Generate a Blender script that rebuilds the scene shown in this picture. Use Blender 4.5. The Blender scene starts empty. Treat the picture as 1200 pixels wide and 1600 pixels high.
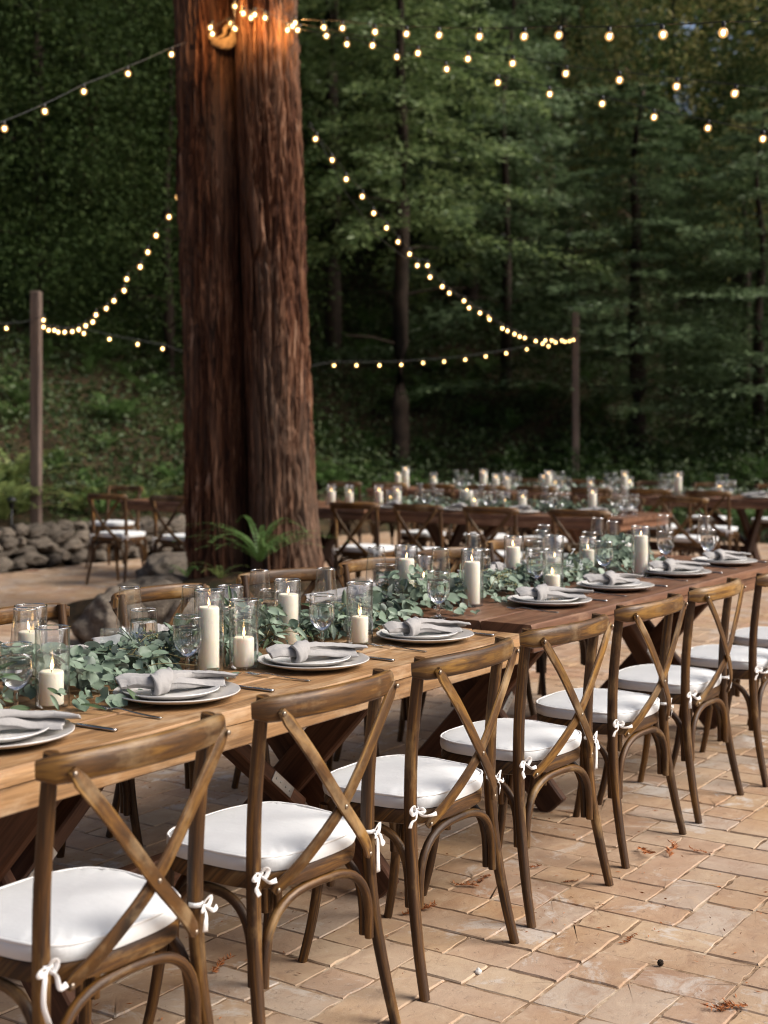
import bpy, math, random
import numpy as np

# ------------------------------------------------------------------ camera, sky, sun, exposure
# World axes: +x runs along the front dining tables away from the camera, +y runs across them
# (away from the camera side), z is up.  The camera stands at the origin.
SC = bpy.context.scene
COL = SC.collection
CAM_H, FPX, HOR, CXP = 1.449, 2130.0, 676.0, 600.0
YAW = math.atan(1428.0 / FPX)
SN, CS = math.sin(YAW), math.cos(YAW)

cam_data = bpy.data.cameras.new('camera')
cam = bpy.data.objects.new('camera', cam_data)
COL.objects.link(cam)
cam.location = (0, 0, CAM_H)
cam.rotation_euler = (math.radians(90), 0, math.radians(math.degrees(math.pi / 2 - YAW) * -1))
cam_data.sensor_fit = 'VERTICAL'
cam_data.sensor_height = 36.0
cam_data.lens = 36.0 * FPX / 1600.0
cam_data.shift_y = -(800.0 - HOR) / 1600.0
cam_data.clip_start = 0.05
cam_data.clip_end = 600.0
cam_data.dof.use_dof = True
cam_data.dof.focus_distance = 3.9
cam_data.dof.aperture_fstop = 3.3
cam_data.dof.aperture_blades = 0
SC.camera = cam

SUN_EL, SUN_DIR = math.radians(39), math.radians(157)      # soft light from the camera's right, high
world = bpy.data.worlds.new('World')
SC.world = world
world.use_nodes = True
wn = world.node_tree.nodes
wn.clear()
sky = wn.new('ShaderNodeTexSky')
sky.sky_type = 'NISHITA'
sky.sun_disc = False
sky.sun_elevation = SUN_EL
sky.sun_rotation = SUN_DIR
sky.dust_density = 4.0
sky.air_density = 0.75
sky.ozone_density = 0.4
bg = wn.new('ShaderNodeBackground')
bg.inputs['Strength'].default_value = 0.05
wo = wn.new('ShaderNodeOutputWorld')
world.node_tree.links.new(sky.outputs[0], bg.inputs[0])
world.node_tree.links.new(bg.outputs[0], wo.inputs[0])

sun_data = bpy.data.lights.new('sun', 'SUN')
sun_data.energy = 1.5
sun_data.angle = math.radians(36)
sun_data.color = (1.0, 0.97, 0.92)
sun = bpy.data.objects.new('sun', sun_data)
COL.objects.link(sun)
sun.rotation_euler = (math.pi / 2 - SUN_EL, 0, math.pi - SUN_DIR)   # from +x -y, down to the left

SC.view_settings.view_transform = 'Standard'
SC.view_settings.look = 'None'
SC.view_settings.gamma = 1
SC.view_settings.exposure = 1.75
SC.view_settings.use_curve_mapping = False
SC.render.engine = 'CYCLES'
cy = SC.cycles
cy.use_denoising = True
cy.filter_width = 1.1
try:
    cy.denoiser = 'OPENIMAGEDENOISE'
except Exception:
    pass
cy.max_bounces = 16
cy.diffuse_bounces = 3
cy.glossy_bounces = 4
cy.transmission_bounces = 14
cy.transparent_max_bounces = 24
cy.sample_clamp_indirect = 4.0
cy.caustics_reflective = False

R = random.Random(7)
NR = np.random.RandomState(11)
PI = math.pi


def wp(px, py, Z):
    """a place seen at photo pixel (px, py) and depth Z, in world axes"""
    X = (px - CXP) / FPX * Z
    return (X * SN + Z * CS, -X * CS + Z * SN, CAM_H + (HOR - py) * Z / FPX)


def xz(X, Z):
    return (X * SN + Z * CS, -X * CS + Z * SN)


def floor_at(px, py, z=0.0):
    Z = (CAM_H - z) * FPX / (py - HOR)
    p = wp(px, py, Z)
    return (p[0], p[1], z)


def depth(s, t):
    return s * CS + t * SN


def proj(s, t, z):
    X, Z = s * SN - t * CS, s * CS + t * SN
    return CXP + FPX * X / Z, HOR + (CAM_H - z) * FPX / Z, Z


# ------------------------------------------------------------------ noise for shaping
_T = NR.rand(4096)


def _h(i, j, k):
    return _T[(i * 374761 + j * 668265 + k * 143291) & 4095]


def vnoise(x, y, z):
    x, y, z = np.broadcast_arrays(np.asarray(x, float), np.asarray(y, float), np.asarray(z, float))
    xi, yi, zi = np.floor(x).astype(int), np.floor(y).astype(int), np.floor(z).astype(int)
    xf, yf, zf = x - xi, y - yi, z - zi
    xf, yf, zf = [f * f * (3 - 2 * f) for f in (xf, yf, zf)]
    r = 0
    for a in (0, 1):
        for b in (0, 1):
            for c in (0, 1):
                w = (xf if a else 1 - xf) * (yf if b else 1 - yf) * (zf if c else 1 - zf)
                r = r + w * _h(xi + a, yi + b, zi + c)
    return r


def fbm(x, y, z, o=4):
    r, a, n = 0, 1, 0
    for i in range(o):
        r = r + a * vnoise(np.asarray(x) * 2 ** i + 17 * i, np.asarray(y) * 2 ** i + 5 * i, np.asarray(z) * 2 ** i)
        n += a
        a *= .5
    return r / n


# ------------------------------------------------------------------ materials
def new_mat(name):
    m = bpy.data.materials.new(name)
    m.use_nodes = True
    nt = m.node_tree
    nt.nodes.clear()
    out = nt.nodes.new('ShaderNodeOutputMaterial')
    return m, nt, out


class NB:
    """tiny node helper"""
    def __init__(s, nt):
        s.nt = nt

    def n(s, t, **kw):
        nd = s.nt.nodes.new(t)
        for k, v in kw.items():
            if hasattr(nd, k):
                setattr(nd, k, v)
            else:
                nd.inputs[k].default_value = v
        return nd

    def l(s, a, b):
        s.nt.links.new(a, b)

    def noise(s, vec, scale, detail=4, rough=.55, dist=0.0):
        nd = s.n('ShaderNodeTexNoise')
        nd.inputs['Scale'].default_value = scale
        nd.inputs['Detail'].default_value = detail
        nd.inputs['Roughness'].default_value = rough
        nd.inputs['Distortion'].default_value = dist
        if vec is not None:
            s.l(vec, nd.inputs['Vector'])
        return nd.outputs['Fac']

    def ramp(s, fac, stops, interp='LINEAR'):
        nd = s.n('ShaderNodeValToRGB')
        nd.color_ramp.interpolation = interp
        e = nd.color_ramp.elements
        while len(e) < len(stops):
            e.new(0.5)
        for i, (p, c) in enumerate(stops):
            e[i].position = p
            if not hasattr(c, '__len__'):
                c = (c, c, c)
            e[i].color = (*c, 1)
        s.l(fac, nd.inputs['Fac'])
        return nd.outputs['Color']

    def mix(s, fac, a, b, blend='MIX'):
        nd = s.n('ShaderNodeMix', data_type='RGBA', blend_type=blend)
        for sock, v in ((nd.inputs['Factor'], fac), (nd.inputs['A'], a), (nd.inputs['B'], b)):
            pass
        f, a_, b_ = nd.inputs[0], nd.inputs[6], nd.inputs[7]
        for sock, v in ((f, fac), (a_, a), (b_, b)):
            if hasattr(v, 'is_output'):
                s.l(v, sock)
            elif hasattr(v, '__len__'):
                sock.default_value = (*v, 1)
            else:
                sock.default_value = v
        return nd.outputs[2]

    def math(s, op, a, b=None):
        nd = s.n('ShaderNodeMath', operation=op)
        for i, v in enumerate((a, b)):
            if v is None:
                continue
            if hasattr(v, 'is_output'):
                s.l(v, nd.inputs[i])
            else:
                nd.inputs[i].default_value = v
        return nd.outputs[0]

    def vscale(s, vec, sc, off=None):
        nd = s.n('ShaderNodeVectorMath', operation='MULTIPLY')
        s.l(vec, nd.inputs[0])
        nd.inputs[1].default_value = sc
        o = nd.outputs[0]
        if off is not None:
            n2 = s.n('ShaderNodeVectorMath', operation='ADD')
            s.l(o, n2.inputs[0])
            s.l(off, n2.inputs[1])
            o = n2.outputs[0]
        return o

    def bump(s, h, strength=.3, dist=.01):
        nd = s.n('ShaderNodeBump')
        nd.inputs['Strength'].default_value = strength
        nd.inputs['Distance'].default_value = dist
        s.l(h, nd.inputs['Height'])
        return nd.outputs[0]

    def pbsdf(s, out, color, rough=.6, bump=None, spec=None, metallic=0.0, **kw):
        p = s.n('ShaderNodeBsdfPrincipled')
        if hasattr(color, 'is_output'):
            s.l(color, p.inputs['Base Color'])
        else:
            p.inputs['Base Color'].default_value = (*color, 1)
        if hasattr(rough, 'is_output'):
            s.l(rough, p.inputs['Roughness'])
        else:
            p.inputs['Roughness'].default_value = rough
        if spec is not None:
            p.inputs['Specular IOR Level'].default_value = spec
        p.inputs['Metallic'].default_value = metallic
        for k, v in kw.items():
            p.inputs[k.replace('_', ' ')].default_value = v
        if bump is not None:
            s.l(bump, p.inputs['Normal'])
        if out is not None:
            s.l(p.outputs[0], out.inputs['Surface'])
        return p


def wood(name, dark, mid, light, worn=None, rough=.55, us=55, vs=2.2, worn_at=.62, bump=.25):
    """wood with the grain along v of the UV map (metres)"""
    m, nt, out = new_mat(name)
    b = NB(nt)
    uv = b.n('ShaderNodeUVMap').outputs[0]
    oi = b.n('ShaderNodeObjectInfo').outputs['Random']
    rnd = b.n('ShaderNodeCombineXYZ')
    b.l(b.math('MULTIPLY', oi, 37.0), rnd.inputs[0])
    b.l(b.math('MULTIPLY', oi, 53.0), rnd.inputs[1])
    gv = b.vscale(uv, (us, vs, 1), rnd.outputs[0])
    g = b.noise(gv, 1.0, 6, .62, .6)
    col = b.ramp(g, [(.28, dark), (.5, mid), (.72, light)])
    fv = b.vscale(uv, (us * 5, vs * 5, 1), rnd.outputs[0])
    f = b.noise(fv, 1.0, 3, .6)
    col = b.mix(b.ramp(f, [(.30, .55), (.55, 1.0)]), (dark[0] * .45, dark[1] * .45, dark[2] * .45), col)
    if worn:
        wv = b.vscale(uv, (14, 5, 1), rnd.outputs[0])
        w = b.noise(wv, 1.0, 5, .65)
        col = b.mix(b.ramp(w, [(worn_at - .10, 0.0), (worn_at + .13, .8)]), col, worn)
    sh = b.n('ShaderNodeHueSaturation')
    b.l(b.math('ADD', b.math('MULTIPLY', oi, .35), .83), sh.inputs['Value'])
    b.l(col, sh.inputs['Color'])
    r = b.ramp(g, [(.3, rough + .15), (.7, rough - .08)])
    b.pbsdf(out, sh.outputs[0], r, b.bump(b.math('ADD', g, b.math('MULTIPLY', f, .5)), bump, .004), spec=.4)
    return m


def plain(name, color, rough=.6, spec=.4, metallic=0.0, var=.0, scale=20, bump=0.0, **kw):
    m, nt, out = new_mat(name)
    b = NB(nt)
    tc = b.n('ShaderNodeTexCoord').outputs['Object']
    n = b.noise(tc, scale, 4, .6)
    lo = tuple(c * (1 - var) for c in color)
    hi = tuple(min(1, c * (1 + var)) for c in color)
    c = b.ramp(n, [(.3, lo), (.7, hi)])
    b.pbsdf(out, c, rough, b.bump(n, bump, .003) if bump else None, spec, metallic, **kw)
    return m


M = {}
M['chair'] = wood('stained_oak', (.008, .003, .0007), (.056, .022, .004), (.185, .085, .017), (.29, .175, .068), .48, 60, 3.0, .65, .4)
M['chair_rail'] = wood('worn_oak', (.010, .004, .001), (.088, .037, .007), (.30, .155, .032), (.31, .215, .115), .45, 46, 3.2, .60, .4)
M['honey'] = wood('honey_pine', (.10, .048, .018), (.28, .150, .062), (.39, .230, .110), (.44, .31, .19), .55, 26, 1.1, .60)
M['redwood_board'] = wood('red_boards', (.055, .022, .010), (.155, .068, .034), (.24, .120, .066), (.30, .175, .105), .45, 26, 1.1, .62)
M['trestle'] = wood('trestle_boards', (.035, .013, .006), (.080, .032, .015), (.14, .060, .03), None, .6, 26, 1.3)
M['post'] = wood('post_wood', (.05, .032, .024), (.105, .070, .054), (.17, .12, .095), None, .8, 40, 1.2)
M['steel'] = plain('zinc_plate', (.55, .57, .58), .35, .5, 1.0, .15)
M['cutlery'] = plain('cutlery_steel', (.46, .43, .40), .22, .5, 1.0, .1)
M['bolt'] = plain('bolt_metal', (.30, .25, .20), .35, .5, 1.0, .2)
M['black'] = plain('black_rubber', (.012, .012, .013), .5, .4)
M['wick'] = plain('wick', (.03, .02, .015), .9)
M['white_paint'] = plain('white_ink', (.85, .86, .85), .5)


def fabric(name, color, scale=900, var=.06, bump=.12):
    m, nt, out = new_mat(name)
    b = NB(nt)
    tc = b.n('ShaderNodeTexCoord').outputs['Object']
    w = b.noise(b.vscale(tc, (1, 1, 1)), scale, 2, .5)
    big = b.noise(tc, 9, 4, .6)
    c = b.ramp(big, [(.3, tuple(x * (1 - var) for x in color)), (.7, color)])
    cr = b.noise(b.vscale(tc, (34, 18, 18)), 1.0, 4, .6, 1.5)
    b.pbsdf(out, c, .9, b.bump(b.math('ADD', b.math('MULTIPLY', w, .10), b.math('ADD', big, b.math('MULTIPLY', cr, .35))), bump * 2.4, .008), .15, Sheen_Weight=.15)
    return m


M['chip'] = plain('pale_chip', (.58, .55, .51), .8, .3, 0, .15, 8)
M['cushion'] = fabric('white_canvas', (.66, .665, .662))
M['ribbon'] = fabric('white_ribbon', (.80, .785, .765), 600, .1)
M['napkin'] = fabric('grey_linen', (.33, .312, .30), 700, .12, .3)
M['plate'] = plain('stoneware', (.54, .52, .495), .32, .5, 0, .07, 14)
M['charger'] = plain('speckled_stoneware', (.48, .45, .42), .38, .5, 0, .10, 22)

# wax
m, nt, out = new_mat('ivory_wax')
b = NB(nt)
p = b.pbsdf(out, (.90, .85, .71), .42, None, .4)
p.inputs['Subsurface Weight'].default_value = .35
p.inputs['Subsurface Radius'].default_value = (.03, .018, .008)
p.inputs['Subsurface Scale'].default_value = .6
M['wax'] = m


def emit(name, color, strength, sample=True):
    m, nt, out = new_mat(name)
    e = nt.nodes.new('ShaderNodeEmission')
    e.inputs[0].default_value = (*color, 1)
    e.inputs[1].default_value = strength
    nt.links.new(e.outputs[0], out.inputs['Surface'])
    if not sample:
        m.cycles.emission_sampling = 'NONE'
    return m


M['flame'] = emit('flame', (1.0, .60, .24), 5.0)
M['filament'] = emit('filament', (1.0, .66, .32), 11.0, False)

# bulb globe: thin amber glass that glows from the filament inside
m, nt, out = new_mat('bulb_globe')
b = NB(nt)
lw = b.n('ShaderNodeLayerWeight', Blend=.5)
tr = b.n('ShaderNodeBsdfTransparent')
tr.inputs[0].default_value = (1.0, .86, .62, 1)
em = b.n('ShaderNodeEmission')
em.inputs[0].default_value = (1.0, .55, .20, 1)
em.inputs[1].default_value = .42
gl = b.n('ShaderNodeBsdfGlossy', Roughness=.05)
mx = b.n('ShaderNodeMixShader', Fac=.42)
b.l(tr.outputs[0], mx.inputs[1])
b.l(em.outputs[0], mx.inputs[2])
mx2 = b.n('ShaderNodeMixShader')
b.l(b.math('ADD', b.math('MULTIPLY', b.math('POWER', lw.outputs['Facing'], 4.0), .6), .05), mx2.inputs[0])
b.l(mx.outputs[0], mx2.inputs[1])
b.l(gl.outputs[0], mx2.inputs[2])
b.l(mx2.outputs[0], out.inputs['Surface'])
m.cycles.emission_sampling = 'NONE'
M['globe'] = m


def thin_glass(name, tint=(.97, .98, .98), edge=(.60, .63, .62)):
    m, nt, out = new_mat(name)
    b = NB(nt)
    lw = b.n('ShaderNodeLayerWeight', Blend=.5)
    c = b.ramp(lw.outputs['Facing'], [(.60, tint), (.98, edge)])
    tr = b.n('ShaderNodeBsdfTransparent')
    b.l(c, tr.inputs[0])
    gl = b.n('ShaderNodeBsdfGlossy', Roughness=.02)
    mx = b.n('ShaderNodeMixShader')
    b.l(b.math('ADD', b.math('MULTIPLY', b.math('POWER', lw.outputs['Facing'], 3.0), .9), .09), mx.inputs[0])
    b.l(tr.outputs[0], mx.inputs[1])
    b.l(gl.outputs[0], mx.inputs[2])
    b.l(mx.outputs[0], out.inputs['Surface'])
    return m


M['thin_glass'] = thin_glass('thin_glass', (.985, .985, .985), (.80, .82, .82))
M['acrylic'] = thin_glass('clear_acrylic', (.93, .97, .97), (.6, .75, .75))


def solid_glass(name, ior, color=(1, 1, 1)):
    m, nt, out = new_mat(name)
    g = nt.nodes.new('ShaderNodeBsdfGlass')
    g.inputs['IOR'].default_value = ior
    g.inputs['Roughness'].default_value = 0
    g.inputs['Color'].default_value = (*color, 1)
    nt.links.new(g.outputs[0], out.inputs['Surface'])
    return m


M['solid_glass'] = solid_glass('solid_glass', 1.5)
M['water'] = solid_glass('water', 1.33, (.99, 1, 1))


def leafmat(name, dark, mid, light, rough=.5, trans=.36, spec=.35, nscale=.9, under=None):
    m, nt, out = new_mat(name)
    b = NB(nt)
    geo = b.n('ShaderNodeNewGeometry')
    oi = b.n('ShaderNodeObjectInfo').outputs['Random']
    tc = b.n('ShaderNodeTexCoord').outputs['Object']
    n1 = b.noise(tc, nscale, 3, .6)
    isl = geo.outputs['Random Per Island']
    v = b.math('ADD', b.math('MULTIPLY', n1, .55), b.math('ADD', b.math('MULTIPLY', isl, .3), b.math('MULTIPLY', oi, .15)))
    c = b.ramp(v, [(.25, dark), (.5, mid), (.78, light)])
    if under:
        c = b.mix(b.math('MULTIPLY', geo.outputs['Backfacing'], .7), c, under)
    p = b.pbsdf(None, c, rough, None, spec)
    t = b.n('ShaderNodeBsdfTranslucent')
    b.l(c, t.inputs[0])
    mx = b.n('ShaderNodeMixShader', Fac=trans)
    b.l(p.outputs[0], mx.inputs[1])
    b.l(t.outputs[0], mx.inputs[2])
    b.l(mx.outputs[0], out.inputs['Surface'])
    return m


M['needles'] = leafmat('conifer_needles', (.012, .026, .007), (.105, .155, .052), (.29, .35, .145))
M['needles_blue'] = leafmat('fir_needles', (.014, .030, .012), (.120, .175, .078), (.32, .39, .205))
M['broadleaf'] = leafmat('bay_leaves', (.008, .017, .004), (.036, .060, .016), (.095, .125, .042), .75, .36, .12)
M['sun_painted'] = leafmat('sun_painted_leaves', (.20, .19, .05), (.48, .43, .16), (.68, .60, .30), .5, .45)  # leaf colour brightened to stand in for sunlight and the bright sky gap
M['fern'] = leafmat('fern_fronds', (.035, .075, .015), (.075, .14, .035), (.12, .19, .06), .55, .3, .3, 4)
M['fern_bright'] = leafmat('bright_fern', (.09, .13, .035), (.16, .20, .06), (.23, .26, .09), .55, .35, .3, 3)
M['cover'] = leafmat('undergrowth', (.008, .018, .004), (.034, .057, .016), (.085, .11, .038), .6, .25, .3, .35)
M['eucalyptus'] = leafmat('eucalyptus', (.050, .078, .050), (.165, .220, .155), (.34, .395, .320), .5, .15, .35, 6, (.34, .38, .34))
M['willow'] = leafmat('willow_eucalyptus', (.022, .040, .014), (.070, .108, .045), (.155, .20, .115), .5, .15, .4, 6, (.20, .24, .17))
M['stem'] = plain('green_stem', (.16, .13, .06), .7, .3, 0, .3)
M['seed'] = plain('seed_pods', (.22, .22, .10), .7, .3, 0, .4, 60)
M['dry'] = plain('dry_redwood_twig', (.30, .105, .035), .85, .2, 0, .45, 40)
M['pale_wood'] = plain('pale_weathered_wood', (.22, .155, .085), .75, .3, 0, .35, 18, .4)


# bark
m, nt, out = new_mat('redwood_bark')
b = NB(nt)
tc = b.n('ShaderNodeTexCoord').outputs['Object']
sv = b.vscale(tc, (26, 26, 1.6))
n1 = b.noise(sv, 1.0, 6, .65, .5)
n2 = b.noise(b.vscale(tc, (3, 3, .5)), 1.0, 3, .5)
c = b.ramp(n1, [(.32, (.006, .002, .001)), (.46, (.042, .014, .006)), (.58, (.125, .052, .025)), (.74, (.36, .225, .150))])
c = b.mix(b.ramp(n2, [(.45, 0.0), (.75, .45)]), c, (.20, .145, .105))
b.pbsdf(out, c, .9, b.bump(n1, .6, .03), .2)
M['bark'] = m
M['thin_bark'] = plain('dark_bark', (.030, .020, .014), .9, .2, 0, .5, 3)
M['far_bark'] = plain('reddish_bark', (.11, .066, .045), .9, .2, 0, .35, 2)


# stone
def stone(name, a, c_, d, sc=5):
    m, nt, out = new_mat(name)
    b = NB(nt)
    tc = b.n('ShaderNodeTexCoord').outputs['Object']
    oi = b.n('ShaderNodeObjectInfo').outputs['Random']
    n1 = b.noise(tc, sc, 6, .65)
    n2 = b.noise(tc, sc * 6, 4, .6)
    c = b.ramp(n1, [(.3, a), (.52, c_), (.72, d)])
    c = b.mix(b.ramp(n2, [(.4, .5), (.6, 0.0)]), c, tuple(x * .5 for x in a))
    hs = b.n('ShaderNodeHueSaturation')
    b.l(c, hs.inputs['Color'])
    b.l(b.math('ADD', b.math('MULTIPLY', oi, .6), .7), hs.inputs['Value'])
    b.pbsdf(out, hs.outputs[0], .85, b.bump(b.math('ADD', n1, b.math('MULTIPLY', n2, .4)), .5, .03), .25)
    return m


M['boulder'] = stone('river_boulder', (.055, .043, .032), (.13, .104, .080), (.24, .205, .16))

# pavers
m, nt, out = new_mat('weathered_paver')
b = NB(nt)
geo = b.n('ShaderNodeNewGeometry')
pos = geo.outputs['Position']
oi = b.n('ShaderNodeObjectInfo').outputs['Random']
rv = b.math('FRACT', b.math('ADD', oi, geo.outputs['Random Per Island']))
base = b.ramp(rv, [(0.0, (.38, .235, .145)), (.18, (.44, .285, .160)), (.36, (.39, .235, .150)), (.52, (.47, .335, .215)),
                   (.68, (.41, .265, .16)), (.80, (.44, .36, .295)), (.90, (.35, .205, .13)), (1.0, (.46, .315, .195))])
vein = b.noise(b.vscale(pos, (7, 12, 7)), 1.0, 8, .74, 1.0)
base = b.mix(b.ramp(vein, [(.34, .7), (.50, 0.0)]), base, (.25, .13, .075))
base = b.mix(b.ramp(vein, [(.55, 0.0), (.72, .6)]), base, (.60, .43, .28))
pale = b.noise(pos, 3.4, 9, .76, .8)
base = b.mix(b.ramp(pale, [(.555, 0.0), (.585, .45), (.64, .9)]), base, (.60, .555, .51))
dirt = b.noise(pos, 1.1, 4, .6)
base = b.mix(b.ramp(dirt, [(.42, .40), (.62, 0.0)]), base, (.25, .155, .095))
pit = b.noise(pos, 38, 6, .75, .8)
base = b.mix(b.ramp(pit, [(.31, .8), (.40, 0.0)]), base, (.13, .072, .042))
blot = b.noise(pos, 11, 5, .7, .4)
base = b.mix(b.ramp(blot, [(.34, .45), (.47, 0.0), (.57, 0.0), (.70, .4)]), base, b.ramp(blot, [(.45, (.30, .165, .09)), (.55, (.62, .49, .36))]))
dust = b.noise(pos, .75, 6, .7)
base = b.mix(b.ramp(dust, [(.38, .05), (.64, .42)]), base, (.52, .44, .36))
hsv = b.n('ShaderNodeHueSaturation', Value=.88, Saturation=1.1)
b.l(base, hsv.inputs['Color'])
base = hsv.outputs[0]
fine = b.noise(pos, 190, 3, .6)
hgt = b.math('ADD', b.math('MULTIPLY', b.ramp(pit, [(.30, 0.0), (.42, 1.0)]), .8), b.math('ADD', b.math('MULTIPLY', fine, .25), vein))
b.pbsdf(out, base, b.ramp(pale, [(.4, .78), (.7, .55)]), b.bump(hgt, .4, .005), .3)
M['paver'] = m

m, nt, out = new_mat('joint_sand')
b = NB(nt)
pos = b.n('ShaderNodeNewGeometry').outputs['Position']
n1 = b.noise(pos, 9, 5, .65)
c = b.ramp(n1, [(.35, (.10, .062, .038)), (.5, (.26, .17, .105)), (.64, (.46, .36, .26))])
b.pbsdf(out, c, .95, b.bump(b.noise(pos, 240, 3), .5, .004), .1)
M['sand'] = m

m, nt, out = new_mat('forest_soil')
b = NB(nt)
pos = b.n('ShaderNodeNewGeometry').outputs['Position']
n1 = b.noise(pos, .9, 6, .65)
n2 = b.noise(pos, 14, 4, .65)
c = b.ramp(n1, [(.35, (.016, .011, .007)), (.5, (.028, .021, .012)), (.68, (.025, .032, .014))])
c = b.mix(b.ramp(n2, [(.45, 0.0), (.7, .5)]), c, (.11, .06, .03))
b.pbsdf(out, c, .95, b.bump(n2, .7, .05), .1)
M['soil'] = m


# ------------------------------------------------------------------ mesh helpers
class MB:
    """collects vertices, faces and (u, v) in metres, builds ONE mesh"""
    def __init__(self):
        self.v, self.f, self.uv, self.n, self.flat = [], [], [], 0, False

    def add(self, verts, faces, uvs=None):
        verts = np.asarray(verts, float).reshape(-1, 3)
        self.v.append(verts)
        for f in faces:
            self.f.append(tuple(i + self.n for i in f))
        self.uv.append(np.asarray(uvs, float) if uvs is not None else verts[:, :2].copy())
        self.n += len(verts)
        return self

    def mesh(self, name, mat, smooth=True):
        smooth = smooth and not self.flat
        me = bpy.data.meshes.new(name)
        v = np.concatenate(self.v)
        me.from_pydata(v.tolist(), [], self.f)
        uv = np.concatenate(self.uv)
        lay = me.uv_layers.new(name='UVMap')
        li = np.empty(len(me.loops), int)
        me.loops.foreach_get('vertex_index', li)
        lay.data.foreach_set('uv', uv[li].astype(np.float32).ravel())
        me.polygons.foreach_set('use_smooth', [smooth] * len(me.polygons))
        me.materials.append(mat)
        me.update()
        return me


def smooth_by_angle(me, deg=40):
    try:
        me.set_sharp_from_angle(angle=math.radians(deg))
    except Exception:
        pass
    return me


def path_smooth(pts, n):
    """Catmull-Rom through the points"""
    p = np.asarray(pts, float)
    P = np.vstack([2 * p[0] - p[1], p, 2 * p[-1] - p[-2]])
    segs = len(p) - 1
    res = []
    for k in range(n + 1):
        x = k / n * segs
        i = min(int(x), segs - 1)
        u = x - i
        a, b_, c, d = P[i], P[i + 1], P[i + 2], P[i + 3]
        res.append(.5 * ((2 * b_) + (-a + c) * u + (2 * a - 5 * b_ + 4 * c - d) * u * u + (-a + 3 * b_ - 3 * c + d) * u ** 3))
    return np.array(res)


def sweep(mb, path, rad, sides=10, up=(0, 0, 1), cap=True, squash=None, power=2.0):
    """tube along path; rad = scalar / list / list of (ra, rb) with ra along the side axis, rb along the normal axis"""
    p = np.asarray(path, float)
    n = len(p)
    rr = np.zeros((n, 2))
    if np.isscalar(rad):
        rr[:] = rad
    else:
        rad = np.asarray(rad, float)
        if rad.ndim == 1:
            if len(rad) == 2 and n != 2:
                rr[:, 0], rr[:, 1] = rad
            else:
                rr[:, 0] = rr[:, 1] = rad
        else:
            rr[:] = rad
    tan = np.gradient(p, axis=0)
    tan /= np.linalg.norm(tan, axis=1)[:, None] + 1e-12
    up = np.asarray(up, float)
    if up.ndim == 1:
        up = np.tile(up, (n, 1))
    side = np.cross(tan, up)
    bad = np.linalg.norm(side, axis=1) < 1e-3
    if bad.any():
        side[bad] = np.cross(tan[bad], np.array([0, 1, .001]))
    side /= np.linalg.norm(side, axis=1)[:, None]
    nor = np.cross(side, tan)
    ang = np.linspace(0, 2 * PI, sides, endpoint=False)
    ca, sa = np.cos(ang), np.sin(ang)
    if power != 2.0:
        e = 2.0 / power
        ca, sa = np.sign(ca) * np.abs(ca) ** e, np.sign(sa) * np.abs(sa) ** e
    V = p[:, None, :] + side[:, None, :] * (ca[None, :, None] * rr[:, 0][:, None, None]) + nor[:, None, :] * (sa[None, :, None] * rr[:, 1][:, None, None])
    d = np.concatenate([[0], np.cumsum(np.linalg.norm(np.diff(p, axis=0), axis=1))])
    U = np.zeros((n, sides, 2))
    U[:, :, 1] = d[:, None]
    per = 2 * PI * rr.mean()
    U[:, :, 0] = (np.abs(np.arange(sides) - sides / 2) / sides * per)[None, :]
    F = []
    for i in range(n - 1):
        for j in range(sides):
            k = (j + 1) % sides
            F.append((i * sides + j, i * sides + k, (i + 1) * sides + k, (i + 1) * sides + j))
    if cap:
        F.append(tuple(range(sides))[::-1])
        F.append(tuple((n - 1) * sides + j for j in range(sides)))
    mb.add(V.reshape(-1, 3), F, U.reshape(-1, 2))
    return mb


def lathe(mb, prof, seg=24, close=False):
    p = np.asarray(prof, float)
    n = len(p)
    a = np.linspace(0, 2 * PI, seg, endpoint=False)
    V = np.zeros((n, seg, 3))
    V[:, :, 0] = p[:, 0][:, None] * np.cos(a)
    V[:, :, 1] = p[:, 0][:, None] * np.sin(a)
    V[:, :, 2] = p[:, 1][:, None]
    F = []
    for i in range(n - 1):
        for j in range(seg):
            k = (j + 1) % seg
            F.append((i * seg + j, i * seg + k, (i + 1) * seg + k, (i + 1) * seg + j))
    if close:
        F.append(tuple(range(seg))[::-1])
        F.append(tuple((n - 1) * seg + j for j in range(seg)))
    mb.add(V.reshape(-1, 3), F)
    return mb


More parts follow.
